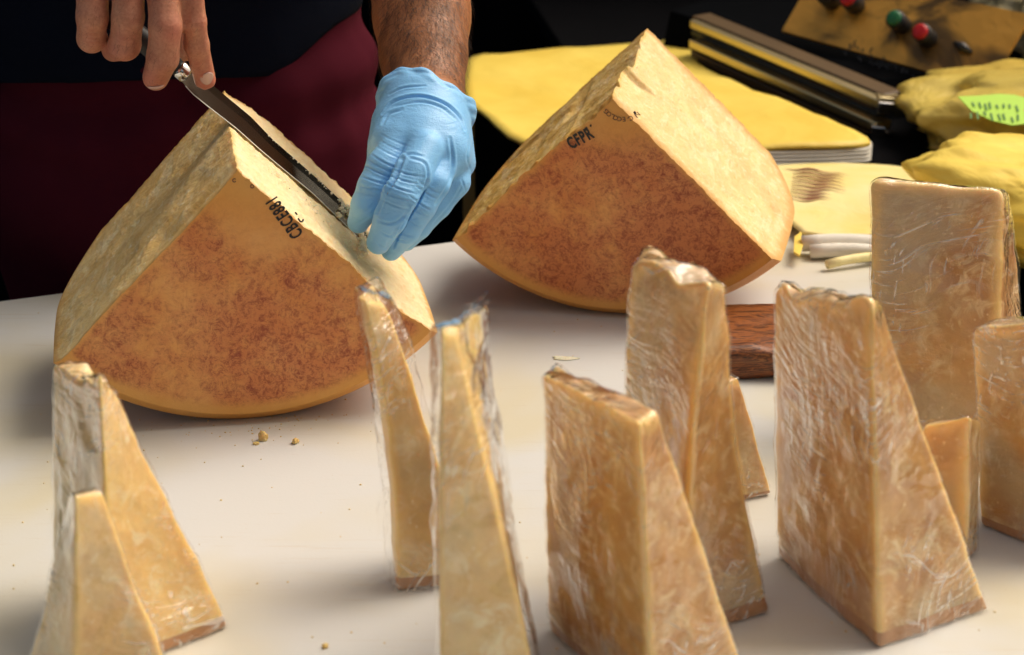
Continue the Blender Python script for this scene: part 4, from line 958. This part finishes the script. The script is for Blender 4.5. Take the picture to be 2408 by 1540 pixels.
# panel plane
pa, pb, pc, pd = ay(1838, 72, 1.26), ay(2322, 206, 1.06), ay(2424, 30, 1.10), ay(1920, -70, 1.30)
pn = np.cross(pb - pa, pd - pa); pn /= np.linalg.norm(pn); pn *= -np.sign(pn @ _f)
pc = pc - pn*((pc - pa) @ pn)
build('control_panel', prism([pa - pn*.006, pb - pn*.006, pc - pn*.006, pd - pn*.006], [pa, pb, pc, pd]), BOXF, MAT['panel'], wm, False)
def on_panel(u, v, off=0.0): d = _ray(u, v); t = ((pa + pn*off - CAM) @ pn)/(d @ pn); return CAM + d*t
kd = on_panel(2145, 75) ; knobdir = (ay(2098, 38, 1.1) - ay(2122, 62, 1.14)); 
def knob(u, v, capm, ru=20):
    base = on_panel(u+24, v+22); tip = ay(u + 5, v + 5, base[1] - .022); V, F_ = tube([base, base + (tip-base)*.95, tip], [pr(ru*1.12, base)]*2 + [pr(ru, base)], 20); kb = build('knob', V, F_, MAT['black'], wm)
    dd = (tip - base)/np.linalg.norm(tip - base); V, F_ = tube([tip, tip + dd*.004, tip + dd*.0055], [pr(ru*.92, tip), pr(ru*.92, tip), pr(ru*.7, tip)], 20); build('cap', V, F_, capm, kb)
knob(2098, 38, MAT['green']); knob(2160, 70, MAT['red']); knob(1990, -8, MAT['red']); knob(1935, -18, MAT['black'])
q = on_panel(2262, 112); V, F_ = tube([on_panel(2245, 100, .002), on_panel(2262, 110, .006), on_panel(2285, 124, .002)], [.003, .007, .003], 12); build('switch', V, F_, MAT['black'], wm)
rs = random.Random(5); V = []; F_ = []      # blurred handwriting-like maker's script
for k in range(46):
    u = 1985 + k*4.2 + rs.uniform(-2, 2); v = 108 + (u-1985)*.42 + rs.uniform(-14, 14)*(1.5 if k < 8 else .8); du, dv = rs.uniform(-5, 7), rs.uniform(-12, 12); w_ = 1.8
    P4 = [on_panel(u-w_, v, .001), on_panel(u+w_, v, .001), on_panel(u+du+w_, v+dv, .001), on_panel(u+du-w_, v+dv, .001)]; q = len(V); V += P4; F_.append((q, q+1, q+2, q+3))
build('lettering', V, F_, MAT['ink'], wm, False)
# crumpled yellow bag with a lime label
def pillow(name, label, cat, C0, rad, mat, seed, amp, parent=None, n=60, rot=0):
    prm, Q, _ = cube_grid(n, n, n//2); p = prm*2 - 1; L = (np.abs(p)**3.2).sum(1)**(1/3.2); p = p/L[:, None]*1.0
    ca, sa = math.cos(rot), math.sin(rot); P = p*np.array(rad); rg = 1.3*tri(p, 1.0, 8, seed, .04) + .45*tri(p, 2.8, 8, seed+1, .04); P = P*(1 + amp*2.0*rg)[:, None]
    P = np.stack([P[:, 0]*ca - P[:, 1]*sa, P[:, 0]*sa + P[:, 1]*ca, P[:, 2]], -1) + np.array(C0)
    P[:, 2] = np.maximum(P[:, 2], zt + .002)
    return build(name, P, Q, mat, parent, loc=(C0[0], C0[1], zt) if parent is None else None, label=label, cat=cat), P
bg = thing('yellow_bag', 'crumpled translucent yellow bag with a lime green handwritten label', 'bag', (.62, .9, zt))
o, PB = pillow('bag_body', None, None, (.755, .90, .018), (.205, .15, .060), MAT['bag'], 4, .30, bg, rot=-.35)
def surf_at(P, u, v):
    uu = 1204 + FP*((P - CAM) @ _r)/((P - CAM) @ _f); vv = 770 - FP*((P - CAM) @ _u)/((P - CAM) @ _f); w = (P - CAM) @ _f
    m = np.hypot(uu - u, vv - v) < 16; return P[m][np.argmin(w[m])] if m.any() else None
lab = [(2252, 228), (2300, 226), (2350, 222), (2385, 224), (2415, 232), (2420, 262), (2415, 292), (2380, 296), (2330, 284), (2285, 262)]
cpt = surf_at(PB, 2340, 258); print('label at', cpt)
if cpt is not None:
    yl = cpt[1] - .012; LP = [ay(u, v, yl + (v-258)*-.0006) for u, v in lab]; ctr = np.mean(LP, 0); Vl = [ctr] + LP; Fl = [(0, 1+k, 1+(k+1) % len(LP)) for k in range(len(LP))]
    o = build('label', Vl, Fl, MAT['lime'], bg, False); md = o.modifiers.new('s', 'SOLIDIFY'); md.thickness = .0012
    V = []; F_ = []
    for k in range(16):
        u = 2285 + (k % 8)*15 + rs.uniform(-4, 4); v = 238 + (k//8)*24 + rs.uniform(-4, 4) + (k % 8)*1.5; du, dv = rs.uniform(1, 7), rs.uniform(9, 19); q = len(V)
        V += [ay(a_, b_, yl - .003 + (b_-258)*-.0006) for a_, b_ in ((u-2.4, v), (u+2.4, v), (u+du+2.4, v+dv), (u+du-2.4, v+dv))]; F_.append((q, q+1, q+2, q+3))
    build('handwriting', V, F_, MAT['limeink'], bg, False)
pillow('yellow_bag', 'bright yellow crumpled bag at the right edge behind the widest wedge', 'bag', (.60, .52, .03), (.13, .14, .055), MAT['yellow'], 9, .25, rot=.2)
pillow('clear_bag', 'clear crumpled plastic bag beside the brassy panel at the top right', 'bag', (.86, 1.30, .05), (.16, .15, .085), MAT['clear'], 14, .35)
ct_ = ay(2385, 20, 1.45); V, F_ = tube([(ct_[0], ct_[1], ct_[2]-.06), (ct_[0], ct_[1], ct_[2]-.004), (ct_[0], ct_[1], ct_[2])], [.045, .045, .048], 32)
build('metal_tin', V, F_, MAT['metal'], None, loc=(ct_[0], ct_[1], ct_[2]-.06), label='round grey metal tin in the top right corner behind the panel', cat='tin')
ov = build('support_box', boxv(ct_[0]-.08, ct_[0]+.12, ct_[1]-.06, ct_[1]+.09, zt, ct_[2]-.061), BOXF, MAT['black'], None, False, loc=(ct_[0], ct_[1], zt), label='black box under the metal tin at the top right', cat='box')
